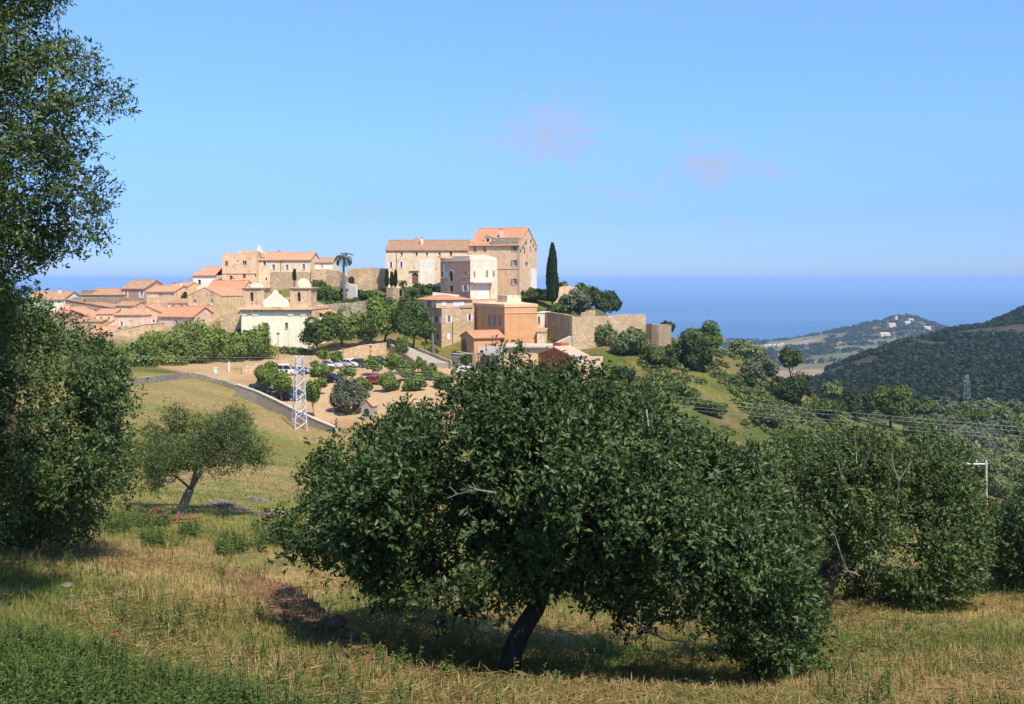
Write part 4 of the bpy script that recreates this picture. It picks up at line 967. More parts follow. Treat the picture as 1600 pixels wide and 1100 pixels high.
def tower(x0p, x1p, ap, right):
    a0, _ = h.loc('F', x0p, 470); a1, _ = h.loc('F', x1p, 470); z = h.H + .62; zt = h.zrow(450.5); d0, d1 = .1, 4.6; am, wm = h.loc('F', ap, 462); r = .36; zb0, zb1 = h.zrow(471), h.zrow(456.5)
    mb = MB()
    # four piers and lintels round two crossing openings
    ym = (d0 + d1) / 2
    for xa, xb in ((a0, am - r), (am + r, a1)):
        for ya, yb in ((d0, ym - r), (ym + r, d1)): mb.box(xa, xb, ya, yb, z + .002, zt)
    mb.box(am - r, am + r, d0 + .02, d0 + .6, z + .001, zb0); mb.box(am - r, am + r, d1 - .6, d1 - .02, z + .001, zb0); mb.box(a1 - .6, a1 - .02, ym - r, ym + r, z + .001, zb0); mb.box(a0 + .02, a0 + .6, ym - r, ym + r, z + .001, zb0)
    n = 6
    for y in (d0 + .02, d1 - .6):
        for sgn in (-1, 1):
            arc = [(am + sgn * r * math.cos(math.pi / 2 * i / n), zb1 - r + r * math.sin(math.pi / 2 * i / n)) for i in range(n + 1)]
            mb.prism([(x, y, zz) for x, zz in arc + [(am, zt - .01), (am + sgn * r, zt - .01)]], (0, .58, 0))
    mb.box(a0 + .02, a0 + .6, ym - r, ym + r, zb1 - .1, zt - .01); mb.box(a1 - .6, a1 - .02, ym - r, ym + r, zb1 - .1, zt - .01)
    t = mb.build('bell_tower', T['church_tan'], h.root)
    cc = MB(); cc.box(a0 - .35, a1 + .35, d0 - .35, d1 + .35, zt + .001, zt + .2); cc.box(a0 - .2, a1 + .2, d0 - .2, d1 + .2, zt - .22, zt - .001)
    for xx in (a0 + .25, a1 - .25): cc.box(xx - .25, xx + .25, d0 - .12, d0 - .003, z + .2, zt - .23)
    cc.build('tower_cornice', T['church_tan'], t)
    dm = MB(); cx, cy = (a0 + a1) / 2, ym; rr = (a1 - a0) * .36; hh = h.zrow(435 if right else 442) - zt - .2; n = 12
    ring = lambda k: [(cx + rr * k[0] * math.cos(2 * math.pi * i / n), cy + rr * k[0] * math.sin(2 * math.pi * i / n), zt + .201 + hh * k[1]) for i in range(n)]
    ks = [(1, 0), (.98, .22), (.9, .45), (.74, .68), (.5, .86), (.22, .97), (.02, 1.0)]
    vs_ = sum([ring(k) for k in ks], []); fs_ = [(j * n + i, j * n + (i + 1) % n, (j + 1) * n + (i + 1) % n, (j + 1) * n + i) for j in range(len(ks) - 1) for i in range(n)]
    dm.add(vs_, fs_); dm.build('dome', T['cream'], t, smooth=True)
    bl = MB(); bz = zb1 - 1.0; prof = [(.30, 0), (.26, .12), (.2, .4), (.16, .55), (.02, .62)]
    rg = lambda q: [(am + q[0] * math.cos(2 * math.pi * i / 10), ym + q[0] * math.sin(2 * math.pi * i / 10), bz + q[1]) for i in range(10)]
    bl.add(sum([rg(q) for q in prof], []), [(j * 10 + i, j * 10 + (i + 1) % 10, (j + 1) * 10 + (i + 1) % 10, (j + 1) * 10 + i) for j in range(4) for i in range(10)])
    bl.bar((am, ym, bz + .6), (am, ym, zt), .05); bl.build('bell', M['galv'] if not right else M['brown_wood'], t)
tower(379, 411.5, 393, False); tower(453, 486, 466.8, True)
h.part('side_annex', T['church_tan'], lambda mb: mb.box(L + .003, L + 1.0, .3, h.D - 2, 0, h.zrow(486)))
h.part('aisle', T['white'], lambda mb: mb.box(L + 1.003, L + 3.6, 4, h.D - 3, 0, h.zrow(497)))
h.part('aisle_roof', T['tile'], lambda mb: mb.prism([(L + 1.003, 3.7, h.zrow(486.5, 4)), (L + 3.9, 3.7, h.zrow(496.5, 4)), (L + 3.9, 3.7, h.zrow(497.8, 4)), (L + 1.003, 3.7, h.zrow(488, 4))], (0, h.D - 6.5, 0)))
# ------------------------------------------------------------------ trees and shrubs
def kites(pos, ax, nr, ln, wd, tint, fold=.22):
    """two-triangle folded leaves -> verts, faces, tints"""
    n = len(pos); ax = nrmz(ax); sd = nrmz(np.cross(ax, nr)); nn = np.cross(sd, ax)
    ln = np.asarray(ln)[:, None]; wd = np.asarray(wd)[:, None]
    v = np.empty((n, 4, 3)); mid = pos + ax * ln * .5
    v[:, 0] = pos; v[:, 1] = mid + sd * wd * .5 + nn * wd * fold; v[:, 2] = pos + ax * ln - nn * ln * .08; v[:, 3] = mid - sd * wd * .5 + nn * wd * fold
    b = np.arange(n)[:, None] * 4
    f = np.concatenate([b + np.array([[0, 1, 2]]), b + np.array([[0, 2, 3]])], 1).reshape(-1, 3)
    return v.reshape(-1, 3), f, np.repeat(tint, 4, 0)
def rdir(n): return nrmz(rng.normal(size=(n, 3)))

PAL = {  # leaf colours: dark, mid, light
 'green':  ((0.050, 0.085, 0.018), (0.092, 0.140, 0.030), (0.150, 0.205, 0.052)),
 'bright': ((0.095, 0.145, 0.025), (0.160, 0.225, 0.042), (0.240, 0.300, 0.075)),
 'dark':   ((0.028, 0.048, 0.015), (0.048, 0.076, 0.024), (0.085, 0.118, 0.040)),
 'olive':  ((0.080, 0.098, 0.056), (0.130, 0.150, 0.090), (0.200, 0.215, 0.140)),
 'pale':   ((0.110, 0.140, 0.045), (0.170, 0.205, 0.080), (0.250, 0.280, 0.125)),
 'scrub':  ((0.068, 0.088, 0.026), (0.112, 0.142, 0.042), (0.175, 0.200, 0.068)),
 'oak':    ((0.024, 0.050, 0.012), (0.048, 0.087, 0.022), (0.110, 0.156, 0.056)),
 'oak2':   ((0.036, 0.060, 0.016), (0.064, 0.104, 0.028), (0.120, 0.170, 0.052)),
 'almond': ((0.044, 0.074, 0.018), (0.074, 0.114, 0.030), (0.120, 0.165, 0.052)),
 'woods':  ((0.015, 0.025, 0.011), (0.027, 0.039, 0.016), (0.046, 0.058, 0.024)),  # tone lowered in place of the cloud shade over the hill
}
def tints(n, pal, brown=0.0):
    a, b, c = (np.array(q) for q in PAL[pal]); t = rng.random(n)[:, None]
    col = np.where(t < .5, a + (b - a) * t * 2, b + (c - b) * (t - .5) * 2)
    if brown: col = np.where(rng.random(n)[:, None] < brown, np.array((0.16, 0.10, 0.045)), col)
    return col

def skeleton(base, trunk_pts, targets, r_tip, r_cap, bend=.25, power=2.35):
    """branches: every target joins the nearest node of the growing tree; girth from what a node carries"""
    nodes = [np.array(p, float) for p in trunk_pts]; par = [-1] + list(range(len(trunk_pts) - 1))
    top = nodes[-1]
    order = np.argsort(np.linalg.norm(targets - top, axis=1)); plen = [0.0]
    for i in range(1, len(nodes)): plen.append(plen[-1] * .5 + np.linalg.norm(nodes[i] - nodes[i - 1]))
    arr = np.array(nodes); pl = np.array(plen); lo = max(0, len(trunk_pts) - 2)
    for ti in order:
        t = targets[ti]; dv = np.linalg.norm(arr - t, axis=1) + pl * .28
        dv[:lo] += 1e6
        j = int(np.argmin(dv)); p = arr[j]; L = np.linalg.norm(t - p); k = max(1, int(L / .55)); last = j
        side = rng.normal(size=3); side -= side.dot(t - p) * (t - p) / (L * L + 1e-9); side *= bend * L * .35 / (np.linalg.norm(side) + 1e-9); side[2] -= 0.12 * L * bend
        new = []
        for q in range(1, k + 1):
            s_ = q / k; new.append(p + (t - p) * s_ + side * math.sin(math.pi * s_) * (1 if k > 1 else 0) + rng.normal(size=3) * .03 * L * (s_ < 1))
        for c in new:
            nodes.append(c); par.append(last); plen.append(plen[last] + np.linalg.norm(c - nodes[last])); last = len(nodes) - 1
        arr = np.array(nodes); pl = np.array(plen)
    n = len(nodes); acc = np.zeros(n); kids = [[] for _ in range(n)]
    for i in range(n - 1, -1, -1):
        if acc[i] == 0: acc[i] = r_tip ** power
        if par[i] >= 0: acc[par[i]] += acc[i]; kids[par[i]].append(i)
    rad = acc ** (1 / power)
    sc = r_cap / rad[0]; rad = np.maximum(rad * np.where(rad > r_tip * 2, min(sc, 1.5), 1), r_tip); rad[0] = r_cap * 1.25
    for i in range(1, len(trunk_pts)): rad[i] = max(rad[i], r_cap * (1 - .28 * i / (len(trunk_pts) - 1)))
    return arr, par, rad, kids
def tube_mesh(mb, arr, par, rad, kids, start, nt, stop=0.0):
    """sweep chains (thickest child continues)"""
    stack = [(start, par[start] if par[start] >= 0 else None)]
    while stack:
        i, p = stack.pop(); ch = ([p] if p is not None else []) + [i]
        while kids[i]:
            ks = sorted(kids[i], key=lambda q: -rad[q])
            for q in ks[1:]:
                if rad[q] > stop: stack.append((q, i))
            i = ks[0]
            if rad[i] <= stop: break
            ch.append(i)
        if len(ch) > 1:
            r = [rad[q] for q in ch]
            if p is not None: r[0] = min(r[0], r[1] * 1.15)
            mb.tube([arr[q] for q in ch], r, nt if max(r) > .04 else 4)

class Outline:
    """a crown seen as a closed outline on its distance, blown up into a rounded volume"""
    def __init__(s, poly, d, depth, soft=.85):
        s.poly = poly; s.d = d; s.depth = depth
        p = np.array(poly, float); s.x0, s.y0 = p.min(0); s.x1, s.y1 = p.max(0)
        gx, gy = np.meshgrid(np.arange(s.x0, s.x1 + 6, 6), np.arange(s.y0, s.y1 + 6, 6)); s.gx, s.gy = gx, gy
        ins = inpoly(gx, gy, poly); dist = np.full(gx.shape, 1e9)
        for i in range(len(p)):
            a, b = p[i], p[(i + 1) % len(p)]; e = b - a; t = np.clip(((gx - a[0]) * e[0] + (gy - a[1]) * e[1]) / (e @ e + 1e-9), 0, 1)
            dist = np.minimum(dist, np.hypot(gx - a[0] - t * e[0], gy - a[1] - t * e[1]))
        s.ins = ins; s.sd = np.where(ins, dist, -dist); s.mx = s.sd.max()
        q = np.clip(s.sd / (s.mx * soft), 0, 1); s.th = depth * np.sqrt(np.maximum(1 - (1 - q) ** 2, 0))
    def sample(s, n, shell=.55, minsd=3):
        iy, ix = np.nonzero(s.sd > minsd); w = s.th[iy, ix] + .25 * s.depth; w = w / w.sum()
        k = rng.choice(len(iy), n, p=w); px = s.gx[iy[k], ix[k]] + rng.uniform(-3, 3, n); py = s.gy[iy[k], ix[k]] + rng.uniform(-3, 3, n)
        t = rng.uniform(-1, 1, n); t = np.sign(t) * np.abs(t) ** shell
        d = s.d + t * s.th[iy[k], ix[k]]
        return np.stack([(px - 800) / F * d, d, -(py - H0) / F * d], 1)

def leafy(pts, centre, radii, per, spread, lsize, pal, lw=.42, up=.35, brown=0.0, twig=.8, ntw=6):
    """sprays of leaves round each point; returns kites"""
    n = len(pts); out = nrmz((pts - centre) / radii); out[:, 2] += up; out = nrmz(out)
    tw = np.repeat(np.arange(n), ntw); td = nrmz(out[tw] * .8 + rdir(len(tw)) * 1.0); t0 = pts[tw] + rng.normal(size=(len(tw), 3)) * spread * .30
    tl = spread * rng.uniform(.5, 1.25, len(tw))
    lf = np.repeat(np.arange(len(tw)), per); s_ = rng.random(len(lf)) ** .7
    pos = t0[lf] + td[lf] * (tl[lf] * s_)[:, None] + rng.normal(size=(len(lf), 3)) * lsize * .25
    ax = nrmz(td[lf] * twig + rdir(len(lf)) * 1.0)
    nr = nrmz(rdir(len(lf)) * .8 + out[tw][lf] * .9 + np.array((0, 0, .35)))
    ln = lsize * rng.uniform(.65, 1.25, len(lf)); tn = tints(len(lf), pal, brown)
    # each spray has its own age and so its own tone
    tn = tn * rng.uniform(.78, 1.25, n)[tw][lf][:, None]
    return kites(pos, ax, nr, ln, ln * lw * rng.uniform(.85, 1.2, len(lf)), tn)
def crown_obj(name, sets, m, parent, stuff=True):
    vs_, fs_, ts_ = [], [], []; b = 0
    for v, f, t in sets: vs_.append(v); fs_.append(f + b); ts_.append(t); b += len(v)
    me = mesh_np(name, np.concatenate(vs_), np.concatenate(fs_), np.concatenate(ts_))
    o = link(name, me, m, parent)
    if stuff: o['kind'] = 'stuff'
    return o
def local(sets, org):
    return [(v - org, f, t) for v, f, t in sets]

def big_tree(name, label, cat, base, trunk, outlines, ncl, per, spread, lsize, pal, r_cap, clump=1.1, thresh=.42, lw=.42, brown=0.0, bark='bark', ntarget=260, bend=.3, group=None, extra=None, r_tip=.007, shell=.55, ntw=6, leafm='leaf', rough=.7):
    root = tag(empty(name, base), label, cat, group); base = np.array(base)
    pts = []
    for ol, share in outlines:
        q = ol.sample(int(ncl * share * 2.2), shell)
        k = vnoise(q[:, 0] / clump, q[:, 1] / clump, q[:, 2] / clump, 3) * .65 + vnoise(q[:, 0] / clump * 2.3, q[:, 1] / clump * 2.3, q[:, 2] / clump * 2.3, 4) * .35
        q = q[k > thresh][:int(ncl * share)]; pts.append(q)
    pts = np.concatenate(pts); c = pts.mean(0)
    bulge = vnoise(pts[:, 0] / (clump * 1.1), pts[:, 1] / (clump * 1.1), pts[:, 2] / (clump * 1.1), 31) - .55
    pts = pts + nrmz(pts - c) * (bulge * rough)[:, None]
    rad = np.maximum(pts.std(0) * 1.9, .3)
    sets = [leafy(pts, c, rad, per, spread, lsize, pal, lw, brown=brown, ntw=ntw)]
    crown_obj('crown', local(sets, base), M[leafm], root)
    tg = pts[rng.choice(len(pts), min(ntarget, len(pts)), replace=False)]; tg = c + (tg - c) * .93
    arr, par, rd, kids = skeleton(base, trunk, tg, r_tip, r_cap, bend)
    arr = arr - base
    nt = len(trunk); mb = MB(); mb.tube([arr[i] for i in range(nt)], [rd[i] for i in range(nt)], 10); mb.build('trunk', M[bark], root, smooth=True)
    # main limbs leave the trunk: each its own part
    for i in range(nt):
        for q in sorted(kids[i], key=lambda z: -rd[z]):
            if i < nt - 1 and q == i + 1: continue
            lb = MB(); tube_mesh(lb, arr, par, rd, kids, q, 6)
            if lb.v: lb.build('limb', M[bark], root, smooth=True)
    if extra: extra(root, base)
    return root

def dead_twigs(root, base, routes, d, r=.016):
    for rt in routes:
        mb = MB(); pts = [P(px, py, d + dd) - base for px, py, dd in rt]
        mb.tube(pts, np.linspace(r, r * .45, len(pts)), 5)
        for i in range(1, len(pts)):
            for k in range(2):
                a = pts[i]; e = a + nrmz(rng.normal(size=3) * .45 + nrmz(pts[i] - pts[i - 1]) * 1.2 + np.array((0, -.1, .2))) * rng.uniform(.08, .28); mb.bar(a, e, r * .4, r * .2, 4)
        mb.build('dead_branch', M['dead'], root)

# ---- the five trees of the near slope
oak_poly = [(438, 842), (452, 800), (480, 770), (500, 735), (482, 715), (500, 708), (530, 704), (558, 680), (590, 655), (630, 640), (665, 640), (695, 624), (722, 598), (752, 573), (785, 578), (812, 566), (845, 570), (870, 592), (893, 568), (914, 594), (940, 592), (970, 612), (1005, 622), (1035, 625), (1060, 655), (1100, 668), (1130, 690), (1165, 694), (1195, 718), (1222, 765), (1246, 815), (1270, 865), (1292, 912), (1288, 950), (1285, 990), (1290, 1030), (1240, 1048), (1200, 1058), (1150, 1030), (1100, 1010), (1060, 985), (1000, 985), (960, 960), (910, 955), (860, 935), (820, 945), (770, 962), (735, 965), (690, 972), (640, 955), (590, 962), (575, 930), (545, 905), (520, 880), (480, 868)]
ol = Outline(oak_poly, 13.2, 2.7)
b0 = np.array(at_d(793, 13.0)); b0[2] -= .12
big_tree('oak_tree', 'broad dark green tree in the centre foreground with a leaning black trunk', 'tree', b0,
         [b0, P(800, 1020, 13.0), P(815, 985, 13.05), P(838, 950, 13.1), P(850, 915, 13.15)], [(ol, 1.0)], 2700, 9, .22, .080, 'oak', .145, clump=.72, thresh=.49, rough=.5, ntarget=520, bend=.35, ntw=7,
         extra=lambda r, b: (dead_twigs(r, b, [[(1040, 1000, .2), (1010, 985, .0), (965, 955, .1)], [(1105, 985, -1.5), (1075, 1003, -1.4), (1040, 1000, -1.2), (1000, 975, -.9)], [(775, 770, -2.7), (745, 765, -2.6), (715, 772, -2.4)], [(1010, 640, -1.5), (1015, 680, -1.7), (1020, 720, -1.9)], [(1180, 710, -1.0), (1160, 725, -1.1), (1130, 735, -1.2)]], 13.2, .011)))
# left tall tree: upper crown partly outside the frame
up_poly = [(-260, -160), (60, -150), (118, -40), (95, 5), (125, 60), (165, 85), (185, 110), (168, 128), (200, 155), (190, 178), (150, 200), (165, 232), (135, 250), (192, 266), (176, 300), (160, 330), (166, 365), (130, 370), (110, 380), (120, 395), (95, 420), (100, 440), (70, 455), (40, 470), (40, 520), (-40, 560), (-200, 540), (-330, 300)]
up = Outline(up_poly, 11.5, 2.3)
bl_ = np.array(at_d(-175, 12.0)); bl_[2] -= .15
big_tree('evergreen_oak', 'tall airy evergreen tree cut by the left picture edge, sky showing through', 'tree', bl_,
         [bl_, P(-172, 800, 12), P(-165, 640, 11.9), P(-150, 480, 11.8), P(-120, 330, 11.6), P(-80, 230, 11.5)], [(up, .88), (Outline([(-160, 300), (50, 320), (72, 380), (66, 440), (52, 500), (40, 545), (-60, 560), (-180, 480)], 11.8, 1.3), .12)], 2900, 7, .20, .064, 'oak2', .17, clump=.6, thresh=.50, lw=.36, brown=.05, ntarget=420, bend=.4, r_tip=.006, ntw=6)
lo_poly = [(-230, 400), (-20, 405), (30, 410), (62, 455), (85, 515), (120, 520), (150, 540), (185, 560), (215, 600), (212, 640), (190, 660), (205, 700), (195, 745), (205, 775), (180, 800), (150, 800), (142, 832), (100, 845), (60, 848), (30, 846), (0, 840), (-120, 830), (-250, 780)]
lo = Outline(lo_poly, 19, 3.2)
bm = np.array(at_d(30, 19)); bm[2] -= .15
big_tree('bushy_oak', 'dense dark bushy tree low at the left edge, leaves down to the grass', 'tree', bm,
         [bm, P(32, 790, 19), P(28, 720, 19.1), P(15, 650, 19.2)], [(lo, 1.0)], 2700, 8, .28, .088, 'oak2', .2, rough=.45, clump=1.0, thresh=.50, ntarget=300)
# its little pale neighbour left of the field
md_poly = [(95, 560), (125, 545), (165, 545), (200, 560), (222, 600), (215, 640), (205, 655), (185, 640), (150, 650), (110, 640), (90, 600)]
# small tree in the meadow
sm_poly = [(210, 735), (205, 700), (225, 670), (262, 655), (245, 640), (275, 632), (300, 648), (322, 655), (345, 645), (372, 640), (382, 660), (398, 672), (415, 690), (420, 712), (408, 730), (380, 722), (365, 738), (345, 740), (330, 728), (312, 738), (290, 735), (262, 742), (245, 768), (232, 760), (238, 742)]
sm = Outline(sm_poly, 36, 2.0)
bs_ = np.array(at_d(284, 36)); bs_[2] -= .12
big_tree('almond_tree', 'small open tree with a forked grey trunk alone in the meadow', 'tree', bs_,
         [bs_, P(284, 803, 36), P(287, 788, 36), P(294, 772, 36), P(298, 764, 36)], [(sm, 1.0)], 900, 7, .36, .10, 'almond', .19, clump=1.0, thresh=.51, bark='bark_grey', ntarget=150, lw=.3, bend=.45, r_tip=.012, ntw=5)
# right tree, thinner and browner, with bleached dead wood
rt_poly = [(1232, 735), (1250, 700), (1278, 680), (1310, 668), (1350, 662), (1395, 672), (1440, 690), (1475, 700), (1505, 725), (1530, 760), (1545, 800), (1540, 840), (1552, 880), (1520, 905), (1500, 925), (1460, 960), (1440, 975), (1405, 955), (1370, 945), (1340, 960), (1300, 955), (1262, 945), (1225, 930), (1200, 860), (1190, 790)]
rt = Outline(rt_poly, 18.5, 2.4)
br_ = np.array(at_d(1283, 18.0)); br_[2] -= .15
big_tree('fig_tree', 'olive green tree with bleached dead branches right of the central tree', 'tree', br_,
         [br_, P(1284, 945, 18), P(1288, 915, 18.1), P(1300, 880, 18.2), P(1325, 850, 18.3)], [(rt, 1.0)], 1350, 7, .28, .082, 'oak2', .2, clump=.95, thresh=.53, bark='bark', ntarget=340, brown=.015, lw=.45,
         extra=lambda r, b: dead_twigs(r, b, [[(1330, 780, -2.0), (1320, 750, -2.3), (1310, 730, -2.3)], [(1335, 745, -2.2), (1350, 728, -2.4), (1358, 708, -2.5)], [(1338, 722, -2.4), (1338, 705, -2.4), (1336, 690, -2.4)], [(1288, 765, -1.8), (1283, 745, -1.9), (1281, 730, -2)], [(1320, 890, -2.2), (1312, 860, -2.4), (1305, 838, -2.4), (1295, 825, -2.2)], [(1340, 897, -2.2), (1325, 892, -2.3), (1320, 880, -2.3)], [(1400, 790, -2.2), (1405, 750, -2.4), (1420, 728, -2.4)], [(1405, 750, -2.4), (1398, 735, -2.4), (1395, 722, -2.3)]], 18.5, .012))
re_poly = [(1545, 905), (1540, 860), (1555, 815), (1575, 775), (1600, 745), (1660, 720), (1740, 740), (1800, 820), (1790, 920), (1700, 960), (1640, 955), (1600, 940), (1575, 925)]
re_ = Outline(re_poly, 21, 2.4)
be = np.array(at_d(1665, 21)); be[2] -= .15
big_tree('edge_oak', 'dark tree at the right picture edge throwing its shade on straw', 'tree', be,
         [be, P(1662, 920, 21), P(1660, 880, 21)], [(re_, 1.0)], 900, 7, .32, .095, 'oak', .18, clump=.8, thresh=.45, ntarget=140)

# ---- trees farther off: lumpy crowns of leaf sprays on trunk and limbs
def far_tree(name, label, px, cy, rx, ry, d, pal='green', group=None, base_py=None, n=None, leaf=None, bark='bark', lumps=11, cat='tree', gap=.0, flat=.85, bare=None):
    """crown centre and half-size in pixels at distance d"""
    k = d / F; c = P(px, cy, d); Rx, Rz = rx * k, ry * k; Ry = min(Rx, Rz * 1.4) * flat
    g = at_d(px, d)
    base = np.array((c[0], d, min(g[2], c[2] - Rz * .75)))
    root = tag(empty(name, base), label, cat, group)
    leaf = leaf or max(.24, d * .0021); area = 4 * math.pi * ((Rx * Ry) ** 1.6 / 3 + (Rx * Rz) ** 1.6 / 3 + (Ry * Rz) ** 1.6 / 3) ** (1 / 1.6)
    n = n or int(np.clip(area * 3.8 / (leaf * leaf * .5), 260, 5200))
    th = rng.uniform(0, 2 * math.pi, lumps); zz = rng.uniform(-.55, .85, lumps); rr = np.sqrt(1 - zz ** 2) 
    lr = rng.uniform(.26, .50, lumps); ko = (1.0 - lr * .85)[:, None]; lc = np.stack([np.cos(th) * rr, np.sin(th) * rr, zz], 1) * ko
    lc = np.concatenate([lc, [[0, 0, 0]]]); lr = np.append(lr, .60)
    w = lr ** 2; li = rng.choice(lumps + 1, n, p=w / w.sum()); dv = rdir(n)
    p = lc[li] + dv * (lr[li] * rng.uniform(.72, 1.06, n))[:, None]
    far_in = np.zeros(n, bool)
    for q in range(lumps + 1): far_in |= (np.linalg.norm(p - lc[q], axis=1) < lr[q] * .70)
    keep = ~far_in | (rng.random(n) < .2)
    keep &= vnoise(p[:, 0] * 3.4 + px, p[:, 1] * 3.4, p[:, 2] * 3.4, 9) > (gap or .30)
    p = p * (1 + .30 * (vnoise(p[:, 0] * 2.2 + cy, p[:, 1] * 2.2, p[:, 2] * 2.2, 19) - .5))[:, None]
    p = p[keep]; dv = dv[keep]; li = li[keep]; n = len(p)
    pos = p * np.array((Rx, Ry, Rz)) + (c - base)
    nr = nrmz(dv + rdir(n) * .55); ax = np.cross(nr, rdir(n)); ax[:, 2] += .25
    ln = leaf * rng.uniform(.7, 1.4, n)
    tn = tints(n, pal) * rng.uniform(.85, 1.15, lumps + 1)[li][:, None]
    crown_obj('crown', [kites(pos, ax, nr, ln * 1.25, ln * .85, tn, .12)], M['leaf_far'], root)
    hgt = c[2] - base[2]
    r0 = max(.08, Rx * .055); mb = MB(); lean = rng.normal(size=2) * .06 * hgt
    mid = np.array((lean[0], lean[1], hgt * .55)); mb.tube([(0, 0, -.3), (lean[0] * .4, lean[1] * .4, hgt * .3), mid], [r0 * 1.3, r0, r0 * .85], 7)
    mb.build('trunk', M[bark], root, smooth=True)
    lb = MB()
    for q in range(min(6, lumps)):
        e = lc[q] * np.array((Rx, Ry, Rz)) * 1.05 + (c - base); lb.tube([mid - (0, 0, .1 * hgt), (mid + e) / 2 + rng.normal(size=3) * .05 * Rx, e], [r0 * .6, r0 * .4, r0 * .12], 5)
    lb.build('branches', M[bark], root, smooth=True)
    return root
def shrub(label, px, cy, rx, ry, d, pal='scrub', name='shrub', cat='shrub', group=None, **kw):
    dd = hit(px, cy + ry * .62, d * .82, d * 1.3)
    if d * .83 < dd < d * 1.22: d = dd
    return far_tree(name, label, px, cy, rx, ry, d, pal, group, cat=cat, **kw)

G1 = 'plane trees along the promenade'
for a in [('round green tree at the left end of the promenade row, nearest the big left tree', 172, 574, 40, 36, 176), ('green tree with low crown second in the promenade row', 214, 564, 37, 38, 181), ('wide green tree in the promenade row below the yellow low house', 252, 553, 45, 42, 188),
          ('tallest green tree in the promenade row, below the long orange roof', 300, 541, 42, 44, 193), ('green tree in the promenade row below the rounded gable house', 350, 543, 39, 36, 197), ('last green tree of the promenade row touching the church front', 404, 536, 32, 33, 200)]:
    far_tree('plane_tree', *a, 'bright', G1, lumps=14)
for a in [('dark green tree at the right side of the church front', 497, 521, 27, 28, 207, 'green'), ('broad green tree right of the church, above the parked cars', 535, 512, 35, 32, 209, 'bright'), ('tall bright green tree between church and stone house', 601, 499, 33, 36, 208, 'bright'), ('grey-green tree leaning on the left wall of the stone house', 645, 500, 28, 35, 206, 'green'), ('bright green tree in front of the stone house left wall', 575, 520, 16, 18, 208, 'pale'), ('small tree at the foot of the stone house', 663, 512, 14, 20, 205, 'green')]:
    far_tree('village_tree', *a)
for a in [('round tree on the slope below the long stone retaining wall, left of the palm', 499, 455, 17, 17, 236, 'green'), ('small tree by the pale ramp, above the church tower', 520, 425, 8, 9, 245, 'bright'), ('slim tree in the garden right of the church tower', 521, 462, 11, 12, 233, 'green'), ('low bush under the palm trunk', 548, 457, 18, 9, 236, 'green'),
          ('dark bush beside the palm foot', 575, 462, 14, 8, 237, 'green'), ('dense bush below the convent door', 640, 462, 20, 14, 229, 'green'), ('pale bush spreading in the convent garden', 625, 472, 22, 12, 225, 'pale'), ('bush in front of the whitewashed convent wall', 662, 452, 18, 10, 228, 'green'), ('bush in the garden left of the church tower', 361, 479, 14, 14, 226, 'green'), ('climbing green bush on the terrace beside the church', 372, 470, 9, 10, 224, 'pale'),
          ('dark ivy bush on the ochre house end', 288, 468, 6, 12, 241, 'dark'), ('clipped dark green hedge bush on the pink house terrace', 203, 497, 13, 5, 222, 'green'), ('pale shrub on the terrace above the yellow low house', 228, 501, 7, 4, 221, 'green')]:
    shrub(*a, leaf=.36)
# ramparts and the slope to the right
for a in [('leafy green bush at the foot of the tallest house', 831, 463, 19, 13, 226, 'green'), ('small dark bush left of the cypress', 851, 463, 10, 10, 226, 'dark'), ('yellow-green bush right of the cypress', 879, 449, 9, 10, 238, 'pale'), ('large grey-green bush above the rampart wall', 898, 474, 30, 22, 222, 'olive'), ('tall olive green bush above the rampart, sea behind', 917, 459, 21, 20, 228, 'green'), ('dark green round bush at the right end of the garden', 945, 475, 26, 20, 224, 'dark'), ('low bush on the rampart garden below the cypress', 870, 485, 18, 10, 219, 'green'),
          ('pale weeping bush against the rampart wall', 936, 524, 26, 22, 200, 'pale'), ('second pale bush in front of the rampart wall', 985, 537, 33, 27, 197, 'pale'), ('brown-green bush at the right end of the rampart row', 1032, 556, 26, 24, 193, 'scrub'), ('large dark round bush on the slope', 1085, 556, 34, 32, 190, 'dark'), ('tall green tree behind the dark round bush, sea behind', 1100, 528, 34, 26, 206, 'green'), ('dark shrub behind the ruined wall', 1043, 512, 13, 10, 215, 'dark'),
          ('round dark bush alone on the grassy slope', 975, 584, 20, 16, 178, 'dark'), ('pale green bush on the skyline beside the plain', 1168, 548, 27, 20, 222, 'pale'), ('grey-green olive bush on the far slope edge', 1186, 577, 28, 24, 207, 'olive'), ('small dark bush below the olive bush', 1173, 597, 13, 12, 200, 'dark'), ('thin young tree standing before the coastal plain', 1236, 562, 18, 21, 235, 'green'), ('large dark green bush right of the slope', 1236, 612, 36, 31, 192, 'dark'), ('clipped looking green bush below the dark bush', 1280, 643, 32, 19, 186, 'green'),
          ('dark green tree in the hollow, left of a brighter tree', 1337, 634, 27, 25, 222, 'dark'), ('bright green broad tree in the hollow before the wooded hill', 1392, 633, 36, 30, 226, 'green'), ('pale shrub between bush and hollow trees', 1300, 612, 18, 14, 226, 'pale'), ('shrub low on the slope behind the power cables', 1195, 655, 28, 18, 172, 'scrub'), ('dark shrub on the slope over the central tree', 1110, 640, 26, 14, 168, 'green'), ('brownish shrub on the bare slope', 1062, 612, 24, 12, 180, 'scrub'),
          ('round shrub under the power cables', 1232, 690, 26, 20, 160, 'green'), ('pale shrub in the grassy gap above the right tree', 1190, 715, 24, 18, 150, 'pale'), ('low green shrub at the slope bottom', 1275, 690, 26, 16, 165, 'scrub'), ('grey shrub on the slope left of the dark bush', 1150, 600, 16, 9, 192, 'scrub'), ('small round shrub by the red house', 955, 610, 16, 14, 168, 'green'), ('bushy shrub behind the central tree top', 1015, 625, 24, 14, 165, 'scrub'), ('leafy shrub right of the low pinkish terrace house', 1040, 655, 24, 15, 155, 'green')]:
    shrub(*a)
